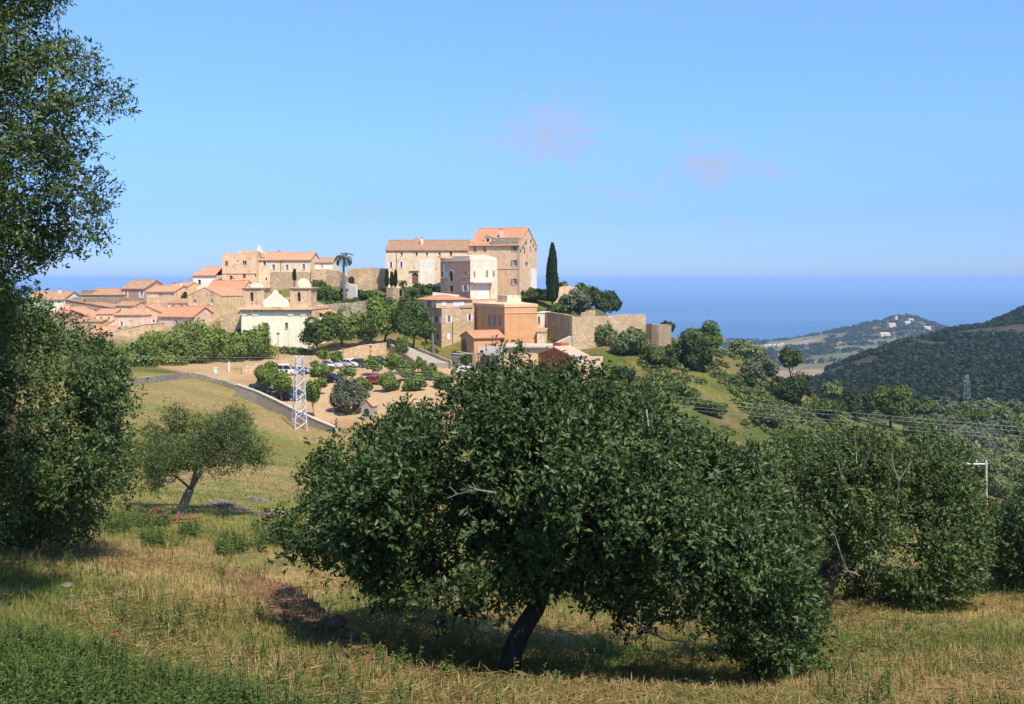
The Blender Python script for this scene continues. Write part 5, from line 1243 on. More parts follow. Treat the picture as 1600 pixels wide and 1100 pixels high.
# olives and oaks in the valley
G2 = 'trees in the valley'
HUE = {'olive': 'grey-green', 'pale': 'pale green', 'green': 'fresh green', 'scrub': 'brownish green'}
ORD = ['first', 'second', 'third', 'fourth', 'fifth', 'sixth', 'seventh']
ROWN = ['row nearest the wooded hill', 'second row below the wooded hill', 'third row below the wooded hill', 'fourth row below the wooded hill', 'row beside the power pole', 'lowest row beside the power pole']
for r_, (py0, nrow, pxa, pxb) in enumerate([(640, 5, 1440, 1600), (655, 5, 1450, 1610), (675, 5, 1440, 1600), (700, 4, 1485, 1605), (728, 3, 1545, 1610), (757, 2, 1562, 1605)]):
    for i in range(nrow):
        px = pxa + (pxb - pxa) * (i + .3 * (r_ % 2)) / max(nrow - 1, 1) + rng.uniform(-6, 6); py = py0 + rng.uniform(-5, 5)
        dd = hit(px, py + 18, 120, 480); sc = 330 / max(dd, 150); pal = ['olive', 'olive', 'pale', 'green'][int(rng.integers(4))]
        far_tree('valley_tree', f'{HUE[pal]} valley tree, {ORD[i]} from left in the {ROWN[r_]}', px, py, rng.uniform(20, 28) * min(sc, 1.5), rng.uniform(14, 19) * min(sc, 1.5), dd, pal, G2, lumps=8)
# parking lot saplings
G3 = 'young trees in the parking lot'
for a in [('round sapling over the green car at the parking wall', 417, 592, 17, 18, 160), ('lighter sapling hiding the parked car by the lattice mast', 441, 600, 13, 20, 156), ('slim young tree with visible stem right of the lattice mast', 490, 617, 13, 19, 147), ('umbrella shaped sapling above the dark hatchback', 503, 582, 17, 11, 172), ('small bright sapling near the white cars', 505, 555, 9, 9, 190), ('low sapling left of the white car', 491, 569, 6, 6, 184),
          ('small sapling between dark hatchback and white cars', 541, 582, 13, 8, 174), ('sapling in front of the dark blue car', 582, 569, 13, 13, 181), ('round sapling right of the dark blue car', 618, 567, 15, 14, 180), ('sapling right of the red car', 606, 599, 16, 16, 164), ('sapling with striped light crown above the central tree', 648, 601, 16, 15, 162), ('sapling nearest the stone terrace wall', 691, 595, 14, 15, 164), ('sapling leaning at the stair by the grey ramp', 628, 540, 9, 14, 195), ('round sapling between the red car and the shrine', 566, 604, 13, 13, 160), ('sapling left of the white van', 424, 577, 10, 11, 176), ('pair-forming sapling at the tan wall behind the white cars', 523, 557, 10, 8, 192), ('low sapling on the sand below the umbrella sapling', 500, 600, 9, 8, 164), ('sapling in the middle of the sand right of the red car', 636, 583, 13, 13, 172), ('sapling on the sand beside the small white car', 671, 583, 12, 13, 172), ('small sapling at the upper right of the lot by the rubble', 655, 569, 10, 10, 180), ('tall grey-green tree at the parking corner before the shrine', 546, 622, 28, 34, 150)]:
    a = (a[0], a[1], a[2], a[3] * 1.15, a[4] * 1.12, a[5])
    far_tree('sapling', *a, 'bright' if 'corner' not in a[0] else 'olive', G3, lumps=8, bark='bark_grey', leaf=.28)
far_tree('village_tree', 'leafy bush on the rubble below the stone terrace', 728, 562, 9, 8, 186, 'green')

# cypress, palms
def cypress(label, px, top, bot, rx, d):
    k = d / F; hgt = (bot - top) * k; r = rx * k; b = np.array(P(px, bot, d)); root = tag(empty('cypress', b), label, 'cypress'); n = int(hgt * r * 900) + 200
    t = rng.random(n); prof = np.interp(t, [0, .06, .25, .6, .85, 1], [.45, .85, 1, .8, .45, .06]); a = rng.uniform(0, 2 * math.pi, n); q = prof * r * rng.uniform(.75, 1.05, n) * (1 + .15 * np.sin(a * 3 + t * 9))
    pos = np.stack([np.cos(a) * q, np.sin(a) * q, .6 + t * (hgt - .6)], 1); out = np.stack([np.cos(a), np.sin(a), np.full(n, .35)], 1)
    crown_obj('crown', [kites(pos, nrmz(out * .25 + np.array((0, 0, 1.0)) + rdir(n) * .3), nrmz(out + rdir(n) * .5), rng.uniform(.45, .8, n), rng.uniform(.2, .34, n), tints(n, 'dark') * .75, .1)], M['leaf_far'], root)
    mb = MB(); mb.tube([(0, 0, -1), (0, 0, hgt * .3), (0, 0, hgt * .8)], [.22, .18, .05], 7); mb.build('trunk', M['bark_grey'], root)
cypress('tall slender dark cypress standing against the sky right of the tallest house', 863, 383, 476, 8.5, 229)
for a in [('thin dark cypress left of three at the convent corner', 604.5, 424, 452, 2.2, 238), ('middle dark cypress of three at the convent corner', 612, 428, 452, 2.0, 238), ('right dark cypress of three at the convent corner', 618, 425, 452, 2.2, 238), ('small dark cypress on the long cream house wall', 460, 424, 443, 2.0, 240)]:
    cypress(*a)
def palm(label, px, top, bot, d, cr, nf=26):
    b = np.array(P(px, bot, d)); g = at_d(px, d); b[2] = min(b[2], g[2]); hgt = -(top - H0) / F * d - b[2]; root = tag(empty('palm_tree', b), label, 'palm tree')
    mb = MB(); ts = np.linspace(0, 1, 9); mb.tube([(-.25 * math.sin(t * 2.2), 0, t * hgt - .3 * (t == 0)) for t in ts], [.34 - .12 * t + .04 * (i % 2) for i, t in enumerate(ts)], 8); mb.build('trunk', M['bark_grey'], root, smooth=True)
    o = np.array((-.25 * math.sin(2.2), 0, hgt)); R_ = cr * d / F
    for i in range(nf):
        a = 2 * math.pi * i / nf * 2.618; e0 = rng.uniform(-.35, 1.25); pts = []; dr = np.array((math.cos(a), math.sin(a), 0)); p = o.copy(); ang = e0
        for q in range(7):
            pts.append(p.copy()); p = p + (dr * math.cos(ang) + np.array((0, 0, math.sin(ang)))) * R_ / 5.2; ang -= .34
        vs_, fs_, ts_ = [], [], []; pts = np.array(pts); m_ = 15
        u = np.linspace(.08, 1, m_); cp = np.stack([np.interp(u, np.linspace(0, 1, 7), pts[:, c]) for c in range(3)], 1); tg_ = nrmz(np.gradient(cp, axis=0)); sd = nrmz(np.cross(tg_, np.array((0, 0, 1.0))))
        ll = R_ * .34 * np.sin(np.clip(u, .12, .96) * math.pi) ** .6 + .1
        pos = np.concatenate([cp, cp]); ax = np.concatenate([sd, -sd]) + np.concatenate([tg_, tg_]) * .8 - np.array((0, 0, .25)); nn = np.tile(np.array((0, 0, 1.0)), (2 * m_, 1)) + rdir(2 * m_) * .2
        v, f, t = kites(pos, ax, nn, np.concatenate([ll, ll]), np.full(2 * m_, .16), tints(2 * m_, 'olive'), .1)
        fr = crown_obj('frond', [(v, f, t)], M['leaf_far'], root, stuff=False)
palm('tall palm with a bare trunk against the sky, left of the convent', 538.5, 402, 464, 239, 16)
palm('short palm in front of the convent wall', 631, 441, 462, 232, 8, 18)
palm('small palm on the stone house terrace', 678, 516, 540, 203, 5, 14)
# ------------------------------------------------------------------ walls, terraces
def wall(name, label, pts, th, m, cat='wall', cap=None, drop=1.2, stones=0):
    """pts: (px, top row, distance) along the wall's crest; stands on the ground"""
    top = [np.array(P(*q)) for q in pts]; b = np.array(top[0]); b[2] = g1(b[0], b[1]); root = tag(empty(name, b), label, cat)
    mb = MB()
    for i in range(len(top) - 1):
        a, c = top[i] - b, top[i + 1] - b; t = c - a; n = np.array((-t[1], t[0], 0)); n = n / np.linalg.norm(n) * th
        k = max(1, int(np.linalg.norm(t[:2]) / 2.0))
        for j in range(k):
            p, q = a + t * j / k, a + t * (j + 1) / k
            jt = rng.uniform(-.07, .07) if stones else 0
            zp, zq = g1(*(p + b)[:2]) - b[2] - drop, g1(*(q + b)[:2]) - b[2] - drop
            p = p + (0, 0, jt); q = q + (0, 0, jt)
            lo = min(zp, p[2] - .3), min(zq, q[2] - .3)
            mb.add([(p[0], p[1], lo[0]), (q[0], q[1], lo[1]), tuple(q), tuple(p), (p[0] + n[0], p[1] + n[1], lo[0]), (q[0] + n[0], q[1] + n[1], lo[1]), tuple(q + n), tuple(p + n)], [(0, 1, 2, 3), (5, 4, 7, 6), (3, 2, 6, 7), (4, 0, 3, 7), (1, 5, 6, 2)])
    mb.build('masonry', m, root)
    if cap:
        cb = MB()
        for i in range(len(top) - 1):
            a, c = top[i] - b, top[i + 1] - b; t = c - a; n = np.array((-t[1], t[0], 0)); n = n / np.linalg.norm(n)
            A, B_, h = a - n * .06, c - n * .06, n * (th + .12)
            cb.prism([A + (0, 0, .003), B_ + (0, 0, .003), B_ + h + (0, 0, .003), A + h + (0, 0, .003)], (0, 0, .12))
        cb.build('coping', cap, root)
    return root
W = wall
W('field_wall', 'long grey rendered wall between meadow and sandy parking lot', [(368, 601, 154), (400, 612, 151), (430, 626, 147.5), (460, 641, 144), (490, 655, 141), (524, 669, 137.5)], .4, M['concrete'], cap=M['pale_concrete'])
W('field_wall', 'low stone wall curving along the promenade edge left of the grey wall', [(q, t_, hit(q, t_ + 8, 60)) for q, t_ in ((298, 582), (320, 587), (345, 594), (368, 602))], .5, M['dry_stone'], stones=1)
W('dry_stone_wall', 'low dry stone wall at the top left end of the meadow', [(q, t_, hit(q, t_ + 10, 60)) for q, t_ in ((198, 594), (220, 590), (245, 587), (270, 584), (296, 582))], .6, M['dry_stone'], stones=1)
W('retaining_wall', 'sunlit tan retaining wall behind the parked cars', [(383, 572, 186), (430, 564, 190), (470, 559, 193), (510, 553, 196), (560, 541, 201), (604, 535, 204)], .6, M['tan_stone'], stones=1)
W('retaining_wall', 'short tan wall and low gate pillar behind the white van', [(378, 574, 181), (396, 573, 182), (412, 571, 183)], .5, M['tan_stone'], stones=1)
W('rampart', 'brown shaded rampart wall right of the big orange building', [(849, 487, 212), (862, 488, 208), (880, 491, 204), (893, 494, 201.5)], .8, M['wall_stone'], stones=1)
W('rampart', 'long sunlit rampart wall below the garden bushes', [(894, 494, 201), (920, 496, 203), (950, 494, 207), (980, 491, 211), (1009, 491, 214)], .9, M['tan_stone'], stones=1)
W('ruin', 'ruined square stone wall at the right end of the rampart', [(1009, 507, 212), (1018, 506, 209), (1029, 507, 208), (1049, 507, 213)], .7, M['wall_stone'], stones=1)
W('garden_wall', 'tall broken stone stub above the rampart wall', [(908, 489, 211), (920, 486, 211), (930, 485, 212)], .8, M['tan_stone'], stones=1)
W('garden_wall', 'pale garden wall under the bushes by the cypress', [(868, 452, 236), (885, 447, 240), (902, 449, 240)], .6, M['tan'])
W('stone_wall', 'long stone retaining wall between long cream house and palm', [(486, 421, 251), (510, 421, 252), (531, 424, 251), (546, 434, 249)], .7, M['tan_stone'], stones=1)
W('stone_wall', 'stone wall with a dark arch between palm and convent', [(543, 420, 246), (560, 419, 246), (580, 418, 247), (603, 420, 247)], .7, M['tan_stone'], stones=1)
W('ramp_wall', 'white sloping ramp wall behind the palm trunk', [(531, 438, 243), (548, 444, 241), (557, 447, 240)], .35, M['white'])
W('garden_terrace', 'stone garden terrace wall above the church annex', [(492, 478, 226), (530, 474, 228), (575, 470, 231)], .5, M['dry_stone'], stones=1)
W('garden_terrace', 'tan terrace pillar wall below the three thin cypresses', [(604, 449, 232), (614, 449, 230.5), (622, 450, 230)], .6, M['tan_stone'], stones=1)
W('garden_terrace', 'white terrace parapet in front of the mauve house wall', [(676, 456.5, 221), (700, 459, 220), (717, 461, 219.5)], .3, M['white'])
W('church_terrace', 'rough stone terrace wall left of the church', [(345, 492, 221), (360, 491, 221), (378, 490, 221)], .5, M['tan_stone'], stones=1)
W('village_wall', 'pale stucco wall closing the lane under the white house with the blue shutters', [(60, 499, 240), (100, 503, 237), (140, 508, 233)], .5, M['tan'])
W('terrace_wall', 'stone terrace wall below the arched chapel', [(705, 553, 190), (722, 554, 188), (741, 553, 187)], .7, M['dry_stone'], cap=M['pale_concrete'])
W('ramp_wall', 'dark side of the grey stone ramp climbing to the stone house', [(609, 538, 203), (622, 546, 198), (636, 555, 193), (650, 565, 188)], .5, M['wall_stone'], stones=1)
W('ramp_wall', 'grey stone wall on the upper side of the ramp', [(652, 543, 197), (668, 550, 194), (686, 557, 190), (704, 564, 187)], .4, M['dry_stone'], stones=1)
W('path_wall', 'pale concrete ramp edge below the rampart corner', [(868, 537, 194), (880, 531, 197), (893, 525, 200)], .5, M['pale_concrete'])
# ramp paving between its two walls
q = [P(612, 540, 203.5), P(634, 540, 201.5), P(703, 567, 187.5), P(652, 567, 188)]
mb = MB(); mb.prism(q, (0, 0, -1.2)); o = mb.build('ramp_pavement', M['concrete']); tag(o, kind='structure')
# dark arch in the palm wall
a = P(549, 437, 245.2); mb = MB(); mb.prism([a + (math.cos(t) * .75, -.03, math.sin(t) * .8) for t in np.linspace(0, math.pi, 9)] + [a + (-.75, -.03, -.9), a + (.75, -.03, -.9)], (0, -.03, 0)); mb.build('arched_opening', M['dark'], [x for x in COL.objects if x.get('label') == 'stone wall with a dark arch between palm and convent'][0])
ao = [x for x in COL.objects if x.name.startswith('arched_opening')][0]; pr = ao.parent; ao.location = (-pr.location[0], -pr.location[1], -pr.location[2])

# ------------------------------------------------------------------ lattice masts and cables
def mast(label, px, top, bot, d, w0, w1, r, nseg, m, rz=.5, name='lattice_mast', arms=()):
    b = at_d(px, d); zt = -(top - H0) / F * d; H_ = zt - b[2]; root = tag(empty(name, b, rz), label, 'pylon')
    wd = lambda t: (w0 + (w1 - w0) * t) / 2
    cor = [(-1, -1), (1, -1), (1, 1), (-1, 1)]
    for cx, cy in cor:
        mb = MB(); mb.bar((cx * wd(0), cy * wd(0), -.4), (cx * wd(1), cy * wd(1), H_), r * 1.35, n=4); mb.build('leg', m, root)
    zs = [H_ * (1 - (1 - i / nseg) ** 1.12) for i in range(nseg + 1)]
    for i in range(nseg):
        for f in range(4):
            (ax, ay), (bx_, by) = cor[f], cor[(f + 1) % 4]
            if (i + f) % 2: (ax, ay), (bx_, by) = (bx_, by), (ax, ay)
            t0, t1 = zs[i] / H_, zs[i + 1] / H_
            mb = MB(); mb.bar((ax * wd(t0), ay * wd(t0), zs[i]), (bx_ * wd(t1), by * wd(t1), zs[i + 1]), r, n=4); mb.build('brace', m, root)
    for z, l in arms:
        mb = MB(); mb.bar((-l, 0, z * H_), (l, 0, z * H_), r * 1.3, n=4); mb.bar((-l, 0, z * H_), (0, 0, z * H_ + l * .5), r, n=4); mb.bar((l, 0, z * H_), (0, 0, z * H_ + l * .5), r, n=4)
        mb.build('crossarm', m, root)
    return root, np.array(b) + (0, 0, H_)
mroot, mtop = mast('white galvanised lattice mast standing at the meadow wall', 468, 556, 671, 139, 1.65, .85, .05, 11, M['galv'])
mb = MB(); mb.box(-.6, .6, -.6, .6, 10.0, 10.12); 
mast('far lattice pylon in front of the dark wooded hill', 1511, 585, 632, 500, 3.0, .8, .09, 9, M['dark_steel'], .6, arms=((.78, 2.6), (.9, 2.0)))

def cable(label, a, b, sag, r, n=26, group='power cables'):
    a = np.array(a); b = np.array(b); pts = [a + (b - a) * t + np.array((0, 0, -4 * sag * t * (1 - t))) for t in np.linspace(0, 1, n)]
    o0 = pts[0].copy(); mb = MB(); mb.tube([p - o0 for p in pts], r, 4); o = mb.build('power_cable', M['cable']); o.location = o0; tag(o, label, 'cable', group)
R_end = [P(1720, 678, 74), P(1720, 684, 75), P(1720, 692, 74), P(1720, 697, 75)]
for i, (e, w_) in enumerate(zip(R_end, ('topmost', 'second', 'third', 'lowest'))):
    cable(f'{w_} of the four power cables crossing the right slope', mtop + (.45 * (i % 2) - .2, 0, -.15 - .3 * i), e, .35 + .1 * i, .014)
for i, (py, w_) in enumerate(((548, 'upper'), (553, 'lower'))):
    cable(f'{w_} of two power cables between left tree and lattice mast', mtop + (-.3, 0, -.2 - .35 * i), P(-150, py - 14, 122), .6, .012)
# pole with insulators at the right
b = at_d(1541, 62); zt = -(722 - H0) / F * 62; root = tag(empty('power_pole', b), 'pale power pole with a crossarm and insulators behind the right tree', 'power pole'); H_ = zt - b[2]
mb = MB(); mb.tube([(0, 0, -.3), (0, 0, H_ * .5), (0, 0, H_)], [.10, .085, .07], 8); mb.build('pole', M['pale_concrete'], root)
mb = MB(); mb.bar((-1.2, 0, H_ - .12), (.1, 0, H_ - .12), .035, n=4); mb.build('crossarm', M['galv'], root)
for x in (-1.15, -.6, .0):
    mb = MB(); mb.tube([(x, 0, H_ - .1), (x, 0, H_ - .02), (x, 0, H_ + .03), (x, 0, H_ + .14)], [.03, .06, .04, .05], 7); mb.build('insulator', M['white_trim'], root)
# street lamps
for px, top, bot, d, l in [(434.5, 523, 552, 196, 'thin dark lamp post in front of the church'), (536, 546, 566, 192, 'thin brown post behind the white parked cars'), (579, 543, 566, 196, 'thin brown post above the dark blue car')]:
    b = at_d(px, d); H_ = -(top - H0) / F * d - b[2]; root = tag(empty('street_lamp', b), l, 'street lamp'); mb = MB(); mb.tube([(0, 0, -.2), (0, 0, H_)], [.07, .05], 6); mb.build('pole', M['brown_wood'], root)
    mb = MB(); mb.box(-.25, .25, -.16, .16, H_ + .002, H_ + .3); mb.prism([(-.3, -.2, H_ + .301), (.3, -.2, H_ + .301), (.3, .2, H_ + .301), (-.3, .2, H_ + .301)], (0, 0, .08)); mb.build('lamp_head', M['brown_wood'], root)

# ------------------------------------------------------------------ parked cars
def paint(name, c):
    m, nt, b = mat(name); b.inputs['Base Color'].default_value = (*c, 1); b.inputs['Roughness'].default_value = .28; b.inputs['Coat Weight'].default_value = .5; return m
PAINT = {'white': paint('white_car_paint', (.72, .72, .70)), 'silver': paint('silver_car_paint', (.40, .42, .44)), 'dark': paint('charcoal_car_paint', (.025, .026, .03)), 'blue': paint('dark_blue_car_paint', (.02, .028, .06)), 'red': paint('red_car_paint', (.36, .03, .02)), 'green': paint('dark_green_car_paint', (.015, .05, .045))}
rubber = plain('tyre_rubber', (.02, .02, .02), .9); alloy = plain('wheel_rim_metal', (.5, .5, .5), .4, .1, .6); lamp_r = plain('tail_light_red', (.35, .02, .02), .3); lamp_w = plain('headlight_glass', (.7, .7, .72), .15)
CAR = {'hatch': dict(L=4.0, prof=[(-2.0, .32), (-2.02, .62), (-1.9, .82), (-1.0, .97), (-.25, 1.42), (.2, 1.50), (1.3, 1.46), (1.78, 1.05), (1.97, .92), (2.0, .4)]),
       'saloon': dict(L=4.4, prof=[(-2.2, .32), (-2.22, .6), (-2.1, .80), (-1.05, .95), (-.3, 1.36), (.2, 1.43), (.95, 1.40), (1.55, 1.02), (2.15, .97), (2.2, .4)]),
       'van': dict(L=4.6, prof=[(-2.3, .34), (-2.32, .7), (-2.2, 1.0), (-1.6, 1.15), (-.95, 1.85), (-.5, 1.95), (2.1, 1.93), (2.28, 1.5), (2.3, 1.0), (2.3, .4)])}
for k, c in CAR.items():
    pr = c['prof']; mb = MB(); hz = max(z for _, z in pr); hw = lambda z: .86 - (.22 if k != 'van' else .1) * max(0, (z - .95) / max(hz - .95, .01)) - .05 * max(0, (.5 - z) / .2)
    n = len(pr); mb.add([(x, hw(z), z) for x, z in pr] + [(x, -hw(z), z) for x, z in pr], [tuple(range(n))[::-1], tuple(range(n, 2 * n))] + [(i, (i + 1) % n, n + (i + 1) % n, n + i) for i in range(n)])
    c['body'] = mb
    c['glass'] = []
    def onprof(a, b, t): return (pr[a][0] + (pr[b][0] - pr[a][0]) * t, pr[a][1] + (pr[b][1] - pr[a][1]) * t)
    for (a, b) in ((3, 4), (7, 6)):
        g = MB(); c['glass'].append(('windscreen' if a == 3 else 'rear_window', g)); x0, z0 = onprof(a, b, .12); x1, z1 = onprof(a, b, .92); off = -.015 if a == 3 else .015
        g.add([(x0 + off, hw(z0) * .88, z0 + .012), (x0 + off, -hw(z0) * .88, z0 + .012), (x1 + off, -hw(z1) * .88, z1 + .012), (x1 + off, hw(z1) * .88, z1 + .012)], [(0, 1, 2, 3)])
        zb_, zt_ = 1.02, hz - .12
    if k == 'van': zb_ = 1.2
    xa0 = np.interp(zb_, [pr[3][1], pr[4][1]], [pr[3][0], pr[4][0]]) + .12; xa1 = np.interp(zt_, [pr[3][1], pr[4][1]], [pr[3][0], pr[4][0]]) + .14; xb0, xb1 = pr[7][0] - .25, pr[6][0] - .08
    if k == 'van': xb0 = xb1 = 1.0
    m0 = (xa1 + xb1) / 2
    for sg in (-1, 1):
        for (p0, p1, q0, q1) in ((xa0, m0 - .04, xa1, m0 - .04), (m0 + .04, xb0, m0 + .04, xb1)):
            y0, y1 = (hw(zb_) + .012) * sg, (hw(zt_) + .012) * sg; sgl = MB(); c['glass'].append(('side_window', sgl)); sgl.add([(p0, y0, zb_), (p1, y0, zb_), (q1, y1, zt_), (q0, y1, zt_)], [(0, 1, 2, 3)])
wheel = MB(); wheel.bar((0, -.1, 0), (0, .1, 0), .31, n=14); rim = MB(); rim.bar((0, -.115, 0), (0, .115, 0), .2, n=10)
WM = wheel.build('wheel', rubber); RM = rim.build('rim', alloy); wme, rme = WM.data, RM.data
bpy.data.objects.remove(WM); bpy.data.objects.remove(RM)
CARME = {}
for k, c in CAR.items():
    CARME[k] = {}
    o = c['body'].build('body', PAINT['white']); CARME[k]['body'] = o.data; bpy.data.objects.remove(o); CARME[k]['glass'] = []
    for q, g in c['glass']:
        o = g.build(q, M['pane']); CARME[k]['glass'].append((q, o.data)); bpy.data.objects.remove(o)
def car(kind, colour, label, px, py, rz, group='cars in the sandy parking lot', d=None):
    g = onground(px, py, 60) if d is None else at_d(px, d)
    # rest on the slope
    c_, s_ = math.cos(rz), math.sin(rz); e = 1.3
    zf, zr = g1(g[0] + c_ * e, g[1] + s_ * e), g1(g[0] - c_ * e, g[1] - s_ * e); zl, zr2 = g1(g[0] - s_ * .8, g[1] + c_ * .8), g1(g[0] + s_ * .8, g[1] - c_ * .8)
    root = tag(empty('parked_car', (g[0], g[1], (zf + zr + zl + zr2) / 4 + .01), rz), label, 'car', group)
    root.rotation_euler = (math.atan2(zl - zr2, 1.6), -math.atan2(zf - zr, 2 * e), rz)
    b = link('body', CARME[kind]['body'], None, root); b.material_slots[0].link = 'OBJECT'; b.material_slots[0].material = PAINT[colour]
    [link(q, me_, None, root) for q, me_ in CARME[kind]['glass']]
    L_ = CAR[kind]['L']
    for x in (-L_ * .31, L_ * .30):
        for y in (-.76, .76):
            w_ = link('wheel', wme, None, root); w_.location = (x, y, .31); link('rim', rme, None, w_)
    for x, m_, nm in ((-L_ / 2 - .012, lamp_w, 'headlight'), (L_ / 2 + .0, lamp_r, 'tail_light')):
        for y in (-.58, .58):
            mb = MB(); mb.box(x - .03, x + .03, y - .17, y + .17, .64, .80); mb.build(nm, m_, root)
car('van', 'white', 'white van parked by the tan wall left of the lattice mast', 443, 586, 3.3)
car('hatch', 'blue', 'dark blue car beside the white van, behind the lattice mast', 461, 585.5, 3.5)
car('hatch', 'silver', 'grey car half behind the lattice mast, right of the dark blue one', 473, 584, 3.6)
car('saloon', 'white', 'white car at the left end of the upper parked row', 517, 575, 2.9)
car('saloon', 'silver', 'silver car second in the upper parked row', 532, 573, 2.7)
car('hatch', 'white', 'white small car third in the upper parked row', 549, 573, 2.5)
car('hatch', 'dark', 'black car at the right end of the upper parked row', 563, 573, 2.4)
car('hatch', 'blue', 'dark blue car parked alone by the ramp foot', 591, 569, 2.5)
car('hatch', 'dark', 'dark hatchback in the middle of the lot under the umbrella sapling', 518, 597, 2.7)
car('hatch', 'red', 'red car half hidden by saplings', 588, 600, 2.6)
car('saloon', 'green', 'dark green car in the shade of the round sapling at the wall', 411, 612, 2.9)
car('saloon', 'dark', 'dark car parked against the grey field wall', 446, 624, 2.9)
car('hatch', 'green', 'teal car just left of the lattice mast under saplings', 456, 620, 2.8)
car('saloon', 'dark', 'dark car below the chapel terrace wall', 719, 573, 3.4)
car('hatch', 'white', 'white car peeping over the central tree top', 731, 586, 2.9)

# little tiled shrine in the parking corner
b = at_d(577, 145); root = tag(empty('shrine', b, -.35), 'small grey shrine with a pointed orange tiled top at the parking corner', 'shrine')
mb = MB(); mb.box(-.85, .85, -.8, .8, -.5, 1.9); mb.prism([(-.85, -.8, 1.901), (.85, -.8, 1.901), (0, -.8, 2.7)], (0, 1.6, 0)); mb.build('wall', M['concrete'], root)
mb = MB(); mb.prism([(-1.0, -.95, 1.78), (0, -.95, 2.72), (0, -.95, 2.85), (-1.0, -.95, 1.92)], (0, 1.9, 0)); mb.prism([(1.0, -.95, 1.78), (0, -.95, 2.721), (0, -.95, 2.851), (1.0, -.95, 1.92)], (0, 1.9, 0)); mb.build('roof', M['tile'], root)
mb = MB(); mb.prism([(math.cos(t) * .4, -.83, 1.1 + math.sin(t) * .4) for t in np.linspace(0, math.pi, 8)] + [(-.4, -.83, .4), (.4, -.83, .4)], (0, .025, 0)); mb.build('niche', M['dark'], root)
# gate pillars and a white sign on the promenade
for px, py, w_, h_, l in [(337, 583, .5, .9, 'small white block at the promenade gate'), (358, 580, .25, 1.6, 'thin white gate post on the promenade')]:
    b = onground(px, py, 60); o = MB().box(-w_ / 2, w_ / 2, -w_ / 2, w_ / 2, -.2, h_).box(-w_ / 2 - .06, w_ / 2 + .06, -w_ / 2 - .06, w_ / 2 + .06, h_ + .001, h_ + .1).build('gate_post', M['white_trim']); o.location = b; tag(o, l, 'gate post')

# ------------------------------------------------------------------ stones, logs, small things in the meadow
def pebble(mb, c, r, n=6):
    k = rng.uniform(.7, 1.25, (3,)) * r * np.array((1, 1, .75)); b = len(mb.v)
    vs_ = []; 
    for j, (z, q) in enumerate(((-.7, .6), (-.1, 1), (.55, .8))):
        for i in range(n): a = 2 * math.pi * i / n + j * .3; s_ = q * rng.uniform(.8, 1.2); vs_.append((c[0] + math.cos(a) * s_ * k[0], c[1] + math.sin(a) * s_ * k[1], c[2] + z * k[2] * rng.uniform(.85, 1.15)))
    vs_.append((c[0], c[1], c[2] + k[2] * rng.uniform(.75, 1.0)))
    mb.add(vs_, [(j * n + i, j * n + (i + 1) % n, (j + 1) * n + (i + 1) % n, (j + 1) * n + i) for j in range(2) for i in range(n)] + [(2 * n + i, 2 * n + (i + 1) % n, 3 * n) for i in range(n)])
M['stone_lt'] = plain('pale_grey_stone', (0.17, 0.145, 0.118), .95, .5, scale=6); M['stone_br'] = plain('brown_earthy_rock', (0.15, 0.09, 0.055), .95, .35, scale=7)
def pile(label, px0, px1, py0, py1, n, hgt):
    a = onground(px0, py0, 15, 120); b = onground(px1, py1, 15, 120); root = tag(empty('stone_pile', (a + b) / 2), label, 'stone pile'); o = (a + b) / 2; mb = MB()
    for i in range(n):
        t = rng.uniform(-.5, .5); s_ = rng.normal() * .28; p = (b - a) * t; p = p + np.array((0, s_ * 1.6, 0)); z = g1(*(p + o)[:2]) - o[2] + hgt * max(0, 1 - abs(t) * 1.6) * max(0, 1 - abs(s_) * 1.3) * rng.uniform(.3, 1)
        pebble(mb, (p[0], p[1], z), rng.uniform(.05, .12), 5)
    s = mb.build('stones', M['stone_lt'], root); s['kind'] = 'stuff'
pile('long pile of cleared stones in the meadow right of the small tree', 329, 386, 783, 797, 190, .2)
pile('pile of cleared stones near the central tree leaf tip', 405, 446, 803, 807, 140, .22)
pile('smallest stone pile behind the two larger ones', 388, 420, 777, 786, 60, .12)
for i, (px, py, r, l) in enumerate([(103, 918, .09, 'pale round stone in the straw at left'), (112, 936, .06, 'small pale stone below the round stone'), (178, 933, .045, 'small white stone left of the bare earth'), (398, 1045, .07, 'white stone beside the dry stalk'), (490, 688, .28, 'white stone heap left of the central crown, on the meadow'), (500, 689, .2, 'smaller white stone beside the meadow stone heap'), (191, 737, .22, 'pale rock under the small tree, left side'), (182, 757, .2, 'lower pale rock by the dense bushy tree'), (1176, 612, .5, 'pale boulder below the olive bush on the slope'), (1121, 602, .35, 'pinkish boulder on the bare slope'), (76, 748, .2, 'pale stone glimpsed under the dense bushy tree')]):
    b = onground(px, py, 5, 260); mb = MB(); pebble(mb, (0, 0, r * .3), r, 8); o = mb.build('stone', M['stone_lt'], smooth=False); o.location = b; tag(o, l, 'stone')
# the boulder in the earth bank, with its smaller neighbour
for px, py, d, r, l in [(519, 960, 13.3, .15, 'rounded brown boulder bedded in the bare earth bank'), (549, 979, 12.7, .07, 'small brown rock at the right of the bank boulder')]:
    b = np.array(at_d(px, d)) + (0, 0, r * .35); mb = MB(); n = 14
    vs_, fs_ = [], []
    for j in range(8):
        ph = -math.pi / 2 + math.pi * j / 7
        for i in range(n):
            a = 2 * math.pi * i / n; q = np.array((math.cos(ph) * math.cos(a) * 1.35, math.cos(ph) * math.sin(a), math.sin(ph) * .72)); q = q * (1 + .22 * (mnoise.noise(Vector(q * 1.7 + px)))); vs_.append(q * r)
    for j in range(7):
        for i in range(n): fs_.append((j * n + i, j * n + (i + 1) % n, (j + 1) * n + (i + 1) % n, (j + 1) * n + i))
    mb.add(vs_, fs_); o = mb.build('boulder', M['stone_br'], smooth=True); o.location = b; tag(o, l, 'boulder')
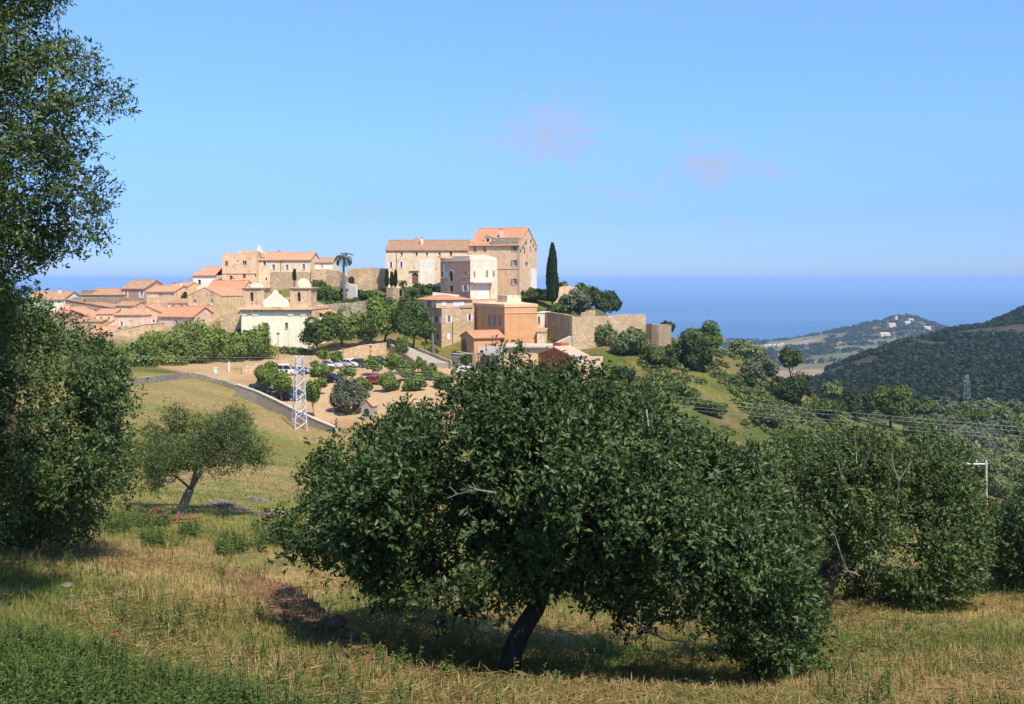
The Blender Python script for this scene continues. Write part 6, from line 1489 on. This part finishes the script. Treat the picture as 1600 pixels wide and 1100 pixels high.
# rusty frame under the small tree
b = onground(272, 817, 15, 80); root = tag(empty('harrow', b, .3), 'rusty red metal frame lying at the foot of the small tree', 'harrow')
for a, e in [((-1.0, 0, .05), (-.1, .1, .35)), ((-.9, .3, .05), (-.2, -.1, .3)), ((-.6, 0, .0), (-.55, .1, .5)), ((-.1, .1, .1), (.8, .0, .12)), ((-.2, -.2, .06), (.7, -.25, .08)), ((.1, -.25, .05), (.12, .15, .3)), ((.45, -.3, .05), (.48, .1, .25)), ((-.95, .0, .1), (-.6, .1, .5))]:
    mb = MB(); mb.bar(a, e, .035, n=5); mb.build('bar', M['rust'], root)

# ------------------------------------------------------------------ far country
def far_house(label, px, py, wpx, hpx, d, m=M['pale'], roof=M['tile_pale'], rz=.2):
    k = d / F; b = at_d(px, d); w, hh = wpx * k, hpx * k; o0 = empty('villa', (b[0], b[1], b[2] - 1), rz); tag(o0, label, 'villa', 'villas on the headland'); mb = MB()
    mb.box(-w / 2, w / 2, 0, w * .6, 0, hh + 1); mb.build('wall', m, o0)
    mb = MB(); mb.prism([(-w / 2 - .5, -.5, hh + 1.001), (w / 2 + .5, -.5, hh + 1.001), (w / 2 + .5, w * .3, hh + 1 + w * .14), (-w / 2 - .5, w * .3, hh + 1 + w * .14)], (0, 0, .3)); mb.prism([(-w / 2 - .5, w * .6 + .5, hh + 1.001), (w / 2 + .5, w * .6 + .5, hh + 1.001), (w / 2 + .5, w * .3, hh + 1.001 + w * .14), (-w / 2 - .5, w * .3, hh + 1.001 + w * .14)], (0, 0, .3)); mb.build('roof', roof, o0)
    for i in range(3):
        x = (-.3 + .3 * i) * w; mb = MB(); mb.box(x - w * .04, x + w * .04, -.15, -.01, 1 + hh * .35, 1 + hh * .7); mb.build('window', M['dark'], o0)
for l, px, py, w_, h_ in [('largest pale villa in the middle of the headland hill', 1395, 512, 11, 5.5), ('pale villa right of the largest one, higher on the headland', 1419, 507, 9, 4), ('small pale tower house near the headland top', 1401, 500, 4, 5), ('villa with a pink roof on the headland top right', 1424, 502, 8, 3), ('villa on the right shoulder of the headland', 1450, 515, 11, 3.5), ('long low pale buildings at the headland foot', 1384, 525, 16, 3.2), ('tiny white house right end of the headland', 1471, 518, 4, 2.2), ('small pink house at the left foot of headland', 1313, 537, 3.5, 2.2)]:
    far_house(l, px, py, w_, h_, hit(px, py, 1500))
WHICH = ['leftmost', 'second from left', 'middle', 'second from right', 'rightmost']
for i, (px, py) in enumerate([(1197, 541), (1203, 540), (1210, 540), (1217, 541), (1222, 539)]):
    far_house(f'{WHICH[i]} of five low white sheds on the coastal plain', px, py, 4.2, 1.6, hit(px, py, 1000), M['white'], M['white_trim'])
    for o in list(COL.objects)[-8:]:
        if o.name.startswith('villa'): o['group'] = 'white sheds on the plain'; o['category'] = 'shed'; o.name = 'shed'
far_house('grey farm building at the foot of the wooded hill', 1267, 578, 12, 4, 700, M['concrete'], M['tile_old'])

# woods on the hill, the headland and the plain: one mass each
def clumps(name, xs, ys, zs, size, pal, per=34):
    n = len(xs); c = np.stack([xs, ys, zs], 1); i = np.repeat(np.arange(n), per); dv = rdir(len(i)); dv[:, 2] = np.abs(dv[:, 2]) * 1.1 - .15
    sz = size * rng.uniform(.55, 1.35, n); lump = nrmz(rng.normal(size=(n, 4, 3))) * .45; pick = rng.integers(0, 4, len(i))
    pos = c[i] + (dv * .75 + lump[i, pick] * np.array((1, 1, .5))) * sz[i][:, None] * np.array((1, 1, .95))
    nr = nrmz(dv + rdir(len(i)) * .5); ax = np.cross(nr, rdir(len(i))); ln = sz[i] * rng.uniform(.5, .85, len(i))
    tn = tints(len(i), pal) * rng.uniform(.78, 1.25, n)[i][:, None]
    v, f, t = kites(pos - ax * 0 - nrmz(ax) * ln[:, None] * .5, ax, nr, ln, ln * .85, tn, .1)
    o = crown_obj(name, [(v, f, t)], M['leaf_far'], None); tag(o, kind='stuff'); return o
def scatter(n, px0, px1, d0, d1, cond):
    px = rng.uniform(px0, px1, n * 3); d = np.sqrt(rng.uniform(d0 ** 2, d1 ** 2, n * 3)); k = cond(px, d); px, d = px[k][:n], d[k][:n]; x = (px - 800) / F * d
    return x, d, ground(x, d), px
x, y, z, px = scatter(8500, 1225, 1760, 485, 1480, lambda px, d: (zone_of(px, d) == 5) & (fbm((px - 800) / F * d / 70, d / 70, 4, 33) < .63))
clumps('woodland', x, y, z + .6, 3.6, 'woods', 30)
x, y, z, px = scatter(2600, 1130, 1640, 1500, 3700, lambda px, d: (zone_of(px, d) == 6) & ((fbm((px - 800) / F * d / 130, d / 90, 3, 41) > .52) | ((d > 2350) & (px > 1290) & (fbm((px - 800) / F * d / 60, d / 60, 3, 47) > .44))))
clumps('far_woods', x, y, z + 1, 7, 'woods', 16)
x, y, z, px = scatter(900, 1200, 1700, 260, 500, lambda px, d: (px > 1400) | (d > 300))
clumps('valley_scrub', x, y, z + .4, 2.4, 'scrub', 34)
x, y, z, px = scatter(2800, 880, 1330, 110, 240, lambda px, d: (zone_of(px, d) == 1) & (fbm((px - 800) / F * d / 9, d / 9, 3, 52) > .47) & ((px > 1000) | (d < 185)))
clumps('hillside_scrub', x, y, z + .1, .75, 'scrub', 30)
x, y, z, px = scatter(650, 345, 900, 205, 250, lambda px, d: (zone_of(px, d) == 1) & (fbm((px - 800) / F * d / 6, d / 6, 3, 53) > .52))
clumps('garden_scrub', x, y, z + .1, .7, 'green', 26)
x, y, z, px = scatter(60, 440, 485, 208, 212, lambda px, d: d > 0)
clumps('dry_weeds', x, y, z + .4, .6, 'scrub', 20)

# ------------------------------------------------------------------ grasses of the near slope
def blades(name, px0, px1, d0, d1, n, h0, h1, w, colf, cond=None, segs=2, m='grass', power=1.0):
    px = rng.uniform(px0, px1, n); d = (rng.uniform(d0 ** power, d1 ** power, n)) ** (1 / power); x = (px - 800) / F * d
    if cond is not None: k = cond(px, d, x); px, d, x = px[k], d[k], x[k]
    n = len(px); z = ground(x, d); c = colf(px, d, x)
    hgt = rng.uniform(h0, h1, n) * (.55 + .9 * fbm(x / .9, d / .9, 3, 61)); a = rng.uniform(0, 2 * math.pi, n); lean = rng.uniform(.1, .75, n) * hgt
    b = np.stack([x, d, z - .02], 1); sd = np.stack([np.cos(a + 1.57), np.sin(a + 1.57), np.zeros(n)], 1) * (w * rng.uniform(.6, 1.4, n))[:, None]; ld = np.stack([np.cos(a), np.sin(a), np.zeros(n)], 1) * lean[:, None]
    up = np.array((0, 0, 1.0)) * hgt[:, None]
    if segs == 2:
        v = np.stack([b - sd, b + sd, b + up * .55 + ld * .3 + sd * .8, b + up * .55 + ld * .3 - sd * .8, b + up + ld], 1).reshape(-1, 3); o = np.arange(n)[:, None] * 5
        f = np.concatenate([o + [[0, 1, 2]], o + [[0, 2, 3]], o + [[3, 2, 4]]], 1).reshape(-1, 3); t = np.repeat(c, 5, 0)
    else:
        v = np.stack([b - sd, b + sd, b + up + ld], 1).reshape(-1, 3); f = (np.arange(n)[:, None] * 3 + [[0, 1, 2]]).reshape(-1, 3); t = np.repeat(c, 3, 0)
    o = link(name, mesh_np(name, v, f, t), M[m]); tag(o, kind='stuff'); return o
def straw_col(px, d, x):
    g = ground_col(x, d, px, d, zone_of(px, d)); r = rng.random(len(px))[:, None]
    dry = np.array((0.41, 0.295, 0.135)) * rng.uniform(.7, 1.3, len(px))[:, None]; gr = np.array((0.14, 0.175, 0.04)) * rng.uniform(.6, 1.25, len(px))[:, None]
    gn = fbm(x / 3.0, d / 3.0, 3, 71)[:, None]
    return np.where(r < .42, g * 1.15, np.where(r < .42 + .42 * sstep(.62, .35, gn), dry, gr))
notsoil = lambda px, d, x: (bare_soil(px, d) < .35) | (rng.random(len(px)) < .06)
blades('grass', -120, 1720, 6.5, 15, 130000, .03, .15, .0042, straw_col, notsoil, 2, power=1.6)
blades('meadow_grass', -120, 1720, 15, 32, 100000, .04, .17, .008, straw_col, None, 1, power=1.5)
blades('far_meadow_grass', -60, 830, 32, 150, 110000, .05, .17, .022, straw_col, lambda px, d, x: zone_of(px, d) == 2, 1, power=1.3)
# tussocks: bunches of longer blades, dry and green
def tussocks(name, n, per, px0, px1, d0, d1, h0, h1, col, spread=.09, w=.004, cond=None):
    cx = rng.uniform(px0, px1, n); cd = rng.uniform(d0 ** 1.5, d1 ** 1.5, n) ** (1 / 1.5)
    if cond is not None: k = cond(cx, cd); cx, cd = cx[k], cd[k]
    n = len(cx); i = np.repeat(np.arange(n), per); x = ((cx - 800) / F * cd)[i] + rng.normal(size=len(i)) * spread; d = cd[i] + rng.normal(size=len(i)) * spread; m = len(i)
    b = np.stack([x, d, ground(x, d) - .02], 1); a = rng.uniform(0, 6.283, m); hh = rng.uniform(h0, h1, m) * rng.uniform(.6, 1.3, n)[i]; ld = np.stack([np.cos(a), np.sin(a), np.zeros(m)], 1) * (hh * rng.uniform(.15, .9, m))[:, None]
    sd = np.stack([np.cos(a + 1.57), np.sin(a + 1.57), np.zeros(m)], 1) * w; up = np.array((0, 0, 1.0)) * hh[:, None]
    v = np.stack([b - sd, b + sd, b + up * .6 + ld * .3 + sd * .8, b + up * .6 + ld * .3 - sd * .8, b + up * .95 + ld], 1).reshape(-1, 3); o = np.arange(m)[:, None] * 5
    f = np.concatenate([o + [[0, 1, 2]], o + [[0, 2, 3]], o + [[3, 2, 4]]], 1).reshape(-1, 3); c = np.array(col) * rng.uniform(.65, 1.3, n)[i][:, None] * rng.uniform(.8, 1.2, m)[:, None]
    o = link(name, mesh_np(name, v, f, np.repeat(c, 5, 0)), M['grass']); tag(o, kind='stuff')
tussocks('dry_tussocks', 900, 26, -100, 1700, 7, 24, .06, .19, (0.40, 0.30, 0.14), cond=lambda px, d: bare_soil(px, d) < .3)
tussocks('green_tussocks', 800, 24, -100, 1700, 7, 28, .06, .19, (0.135, 0.185, 0.045), cond=lambda px, d: (bare_soil(px, d) < .3) & (fbm(px / 90, d / 2, 3, 95) > .47))
tussocks('bank_tussocks', 60, 20, 360, 640, 11, 18, .06, .2, (0.2, 0.2, 0.07), cond=lambda px, d: bare_soil(px, d) > .1)
tussocks('tall_green_grass', 700, 24, -150, 420, 7.5, 10.6, .14, .36, (0.120, 0.170, 0.04), cond=lambda px, d: (d < np.interp(px, [-150, 0, 120, 250, 340, 430], [10.9, 10.6, 10.0, 9.0, 8.3, 7.8])))
# fallen straw
def litter():
    n = 45000; px = rng.uniform(-100, 1700, n); d = (rng.uniform(6.5 ** 1.6, 20 ** 1.6, n)) ** (1 / 1.6); x = (px - 800) / F * d; k = (fbm(x / 1.5, d / 1.5, 3, 81) > .48) & (bare_soil(px, d) < .4); px, d, x = px[k], d[k], x[k]; n = len(x)
    p = np.stack([x, d, ground(x, d) + rng.uniform(.01, .07, n)], 1); a = rng.uniform(0, 2 * math.pi, n); ax = np.stack([np.cos(a), np.sin(a), rng.uniform(-.2, .3, n)], 1)
    ln = rng.uniform(.10, .32, n); col = np.array((0.44, 0.33, 0.17)) * rng.uniform(.6, 1.25, n)[:, None]
    v, f, t = kites(p, ax, nrmz(np.array((0, 0, 1.0)) + rdir(n) * .4), ln, np.full(n, .0085), col, .05)
    o = crown_obj('dry_straw', [(v, f, t)], M['grass'], None); tag(o, kind='stuff')
litter()
# nettles and weeds in the near left corner
def nettles(name, n, cond, h0, h1, pal, px0=-150, px1=720, d0=5.2, d1=9.6, lsz=.055, per=15):
    px = rng.uniform(px0, px1, n * 3); d = rng.uniform(d0, d1, n * 3); k = cond(px, d); px, d = px[k][:n], d[k][:n]; n = len(px); x = (px - 800) / F * d
    b = np.stack([x, d, ground(x, d)], 1); hh = rng.uniform(h0, h1, n); ln_ = rng.normal(size=(n, 2)) * .12
    i = np.repeat(np.arange(n), per); t = rng.random(len(i)) ** .8; a = rng.uniform(0, 2 * math.pi, len(i))
    pos = b[i] + np.stack([ln_[i, 0] * t * hh[i], ln_[i, 1] * t * hh[i], t * hh[i]], 1); ax = np.stack([np.cos(a), np.sin(a), .45 - .7 * (1 - t)], 1); nr = np.tile((0, 0, 1.0), (len(i), 1)) + rdir(len(i)) * .35 - ax * .3
    ll = lsz * (1.35 - .8 * t) * rng.uniform(.7, 1.3, len(i))
    s1 = kites(pos, ax, nr, ll, ll * .5, tints(len(i), pal) * rng.uniform(.8, 1.2, n)[i][:, None], .15)
    st = kites(b, np.stack([ln_[:, 0], ln_[:, 1], np.ones(n)], 1), rdir(n), hh, np.full(n, .012), tints(n, pal) * .8, .0)
    o = crown_obj(name, [s1, st], M['grass'], None); tag(o, kind='stuff')
PAL['nettle'] = ((0.050, 0.082, 0.018), (0.085, 0.130, 0.030), (0.130, 0.178, 0.052))
edge = lambda px: np.interp(px, [-150, 0, 120, 250, 340, 430, 520, 600, 640, 720], [10.0, 9.9, 9.5, 8.6, 8.0, 7.5, 7.1, 6.9, 6.8, 6.4])
nettles('nettles', 5200, lambda px, d: d < edge(px) + (vnoise(px / 25, d * 3, seed=5) - .5) * .7, .14, .42, 'nettle')
PAL['weed'] = ((0.075, 0.115, 0.025), (0.115, 0.165, 0.04), (0.17, 0.21, 0.07))
nettles('green_weeds', 2600, lambda px, d: fbm(px / 120, d / 1.2, 3, 91) > .58, .08, .30, 'weed', -100, 1700, 8.5, 26, .06, 9)
nettles('meadow_weeds', 1500, lambda px, d: (fbm(px / 60, d / 4, 3, 92) > .52) & (px < 480), .15, .5, 'weed', 60, 480, 22, 33, .10, 12)
# single plants
def stalk(label, px, py, d0, hpx, pal, name='tall_weed', cat='weed', n=22, lsz=.06, dry=False):
    b = onground(px, py, 5, 60); hh = hpx / F * b[1]; root = tag(empty(name, b), label, cat); mb = MB(); mb.tube([(0, 0, -.03), (.02 * hh, 0, hh * .5), (.1 * hh, .02, hh)], [.008, .006, .003], 5); mb.build('stem', M['bark_grey'] if dry else M['brown_wood'], root)
    t = rng.uniform(.35, 1, n); a = rng.uniform(0, 6.28, n); pos = np.stack([.1 * hh * t ** 2, np.zeros(n), hh * t], 1); ax = np.stack([np.cos(a), np.sin(a), rng.uniform(.3, 1.2, n)], 1)
    v = kites(pos, ax, rdir(n), rng.uniform(.6, 1.3, n) * lsz, np.full(n, lsz * .25), tints(n, pal), .1); crown_obj('leaves', [v], M['grass'], root)
for a in [('thin tall dry stalk standing in the straw before the bank', 386, 1045, 0, 78, 'scrub'), ('leafy tall weed left of the dry stalk', 345, 940, 0, 55, 'weed'), ('tall weed right of the bank boulder', 570, 940, 0, 60, 'weed'), ('weed in front of the central trunk', 905, 1062, 0, 45, 'weed'), ('dry weed between trunk and drooping bough', 962, 1010, 0, 50, 'scrub'), ('tall weed under the right end of the central crown', 1080, 1060, 0, 60, 'weed'), ('weed at the right bottom in the straw', 1265, 1090, 0, 50, 'scrub'), ('weed below the right tree', 1325, 1070, 0, 48, 'scrub'), ('tall thistle at the left edge of the straw', 20, 905, 0, 50, 'weed')]:
    stalk(*a)
# the poppy
b = onground(178, 1000, 5, 14); b[2] += .0; root = tag(empty('poppy', b), 'single red poppy above the nettles at left', 'poppy')
hz = -(993 - H0) / F * b[1] - b[2]; mb = MB(); mb.tube([(0, 0, -.02), (.01, 0, hz * .6), (0, 0, hz)], .004, 4); mb.build('stem', M['grass'], root)
pm = plain('poppy_red', (.60, .03, .012), .6, .1)
for i in range(5):
    a = 6.283 * i / 5; c_, s_ = math.cos(a), math.sin(a); mb = MB(); mb.add([(0, 0, hz), (c_ * .03 - s_ * .025, s_ * .03 + c_ * .025, hz + .012), (c_ * .055, s_ * .055, hz + .022), (c_ * .03 + s_ * .025, s_ * .03 - c_ * .025, hz + .012)], [(0, 1, 2, 3)]); mb.build('petal', pm, root)
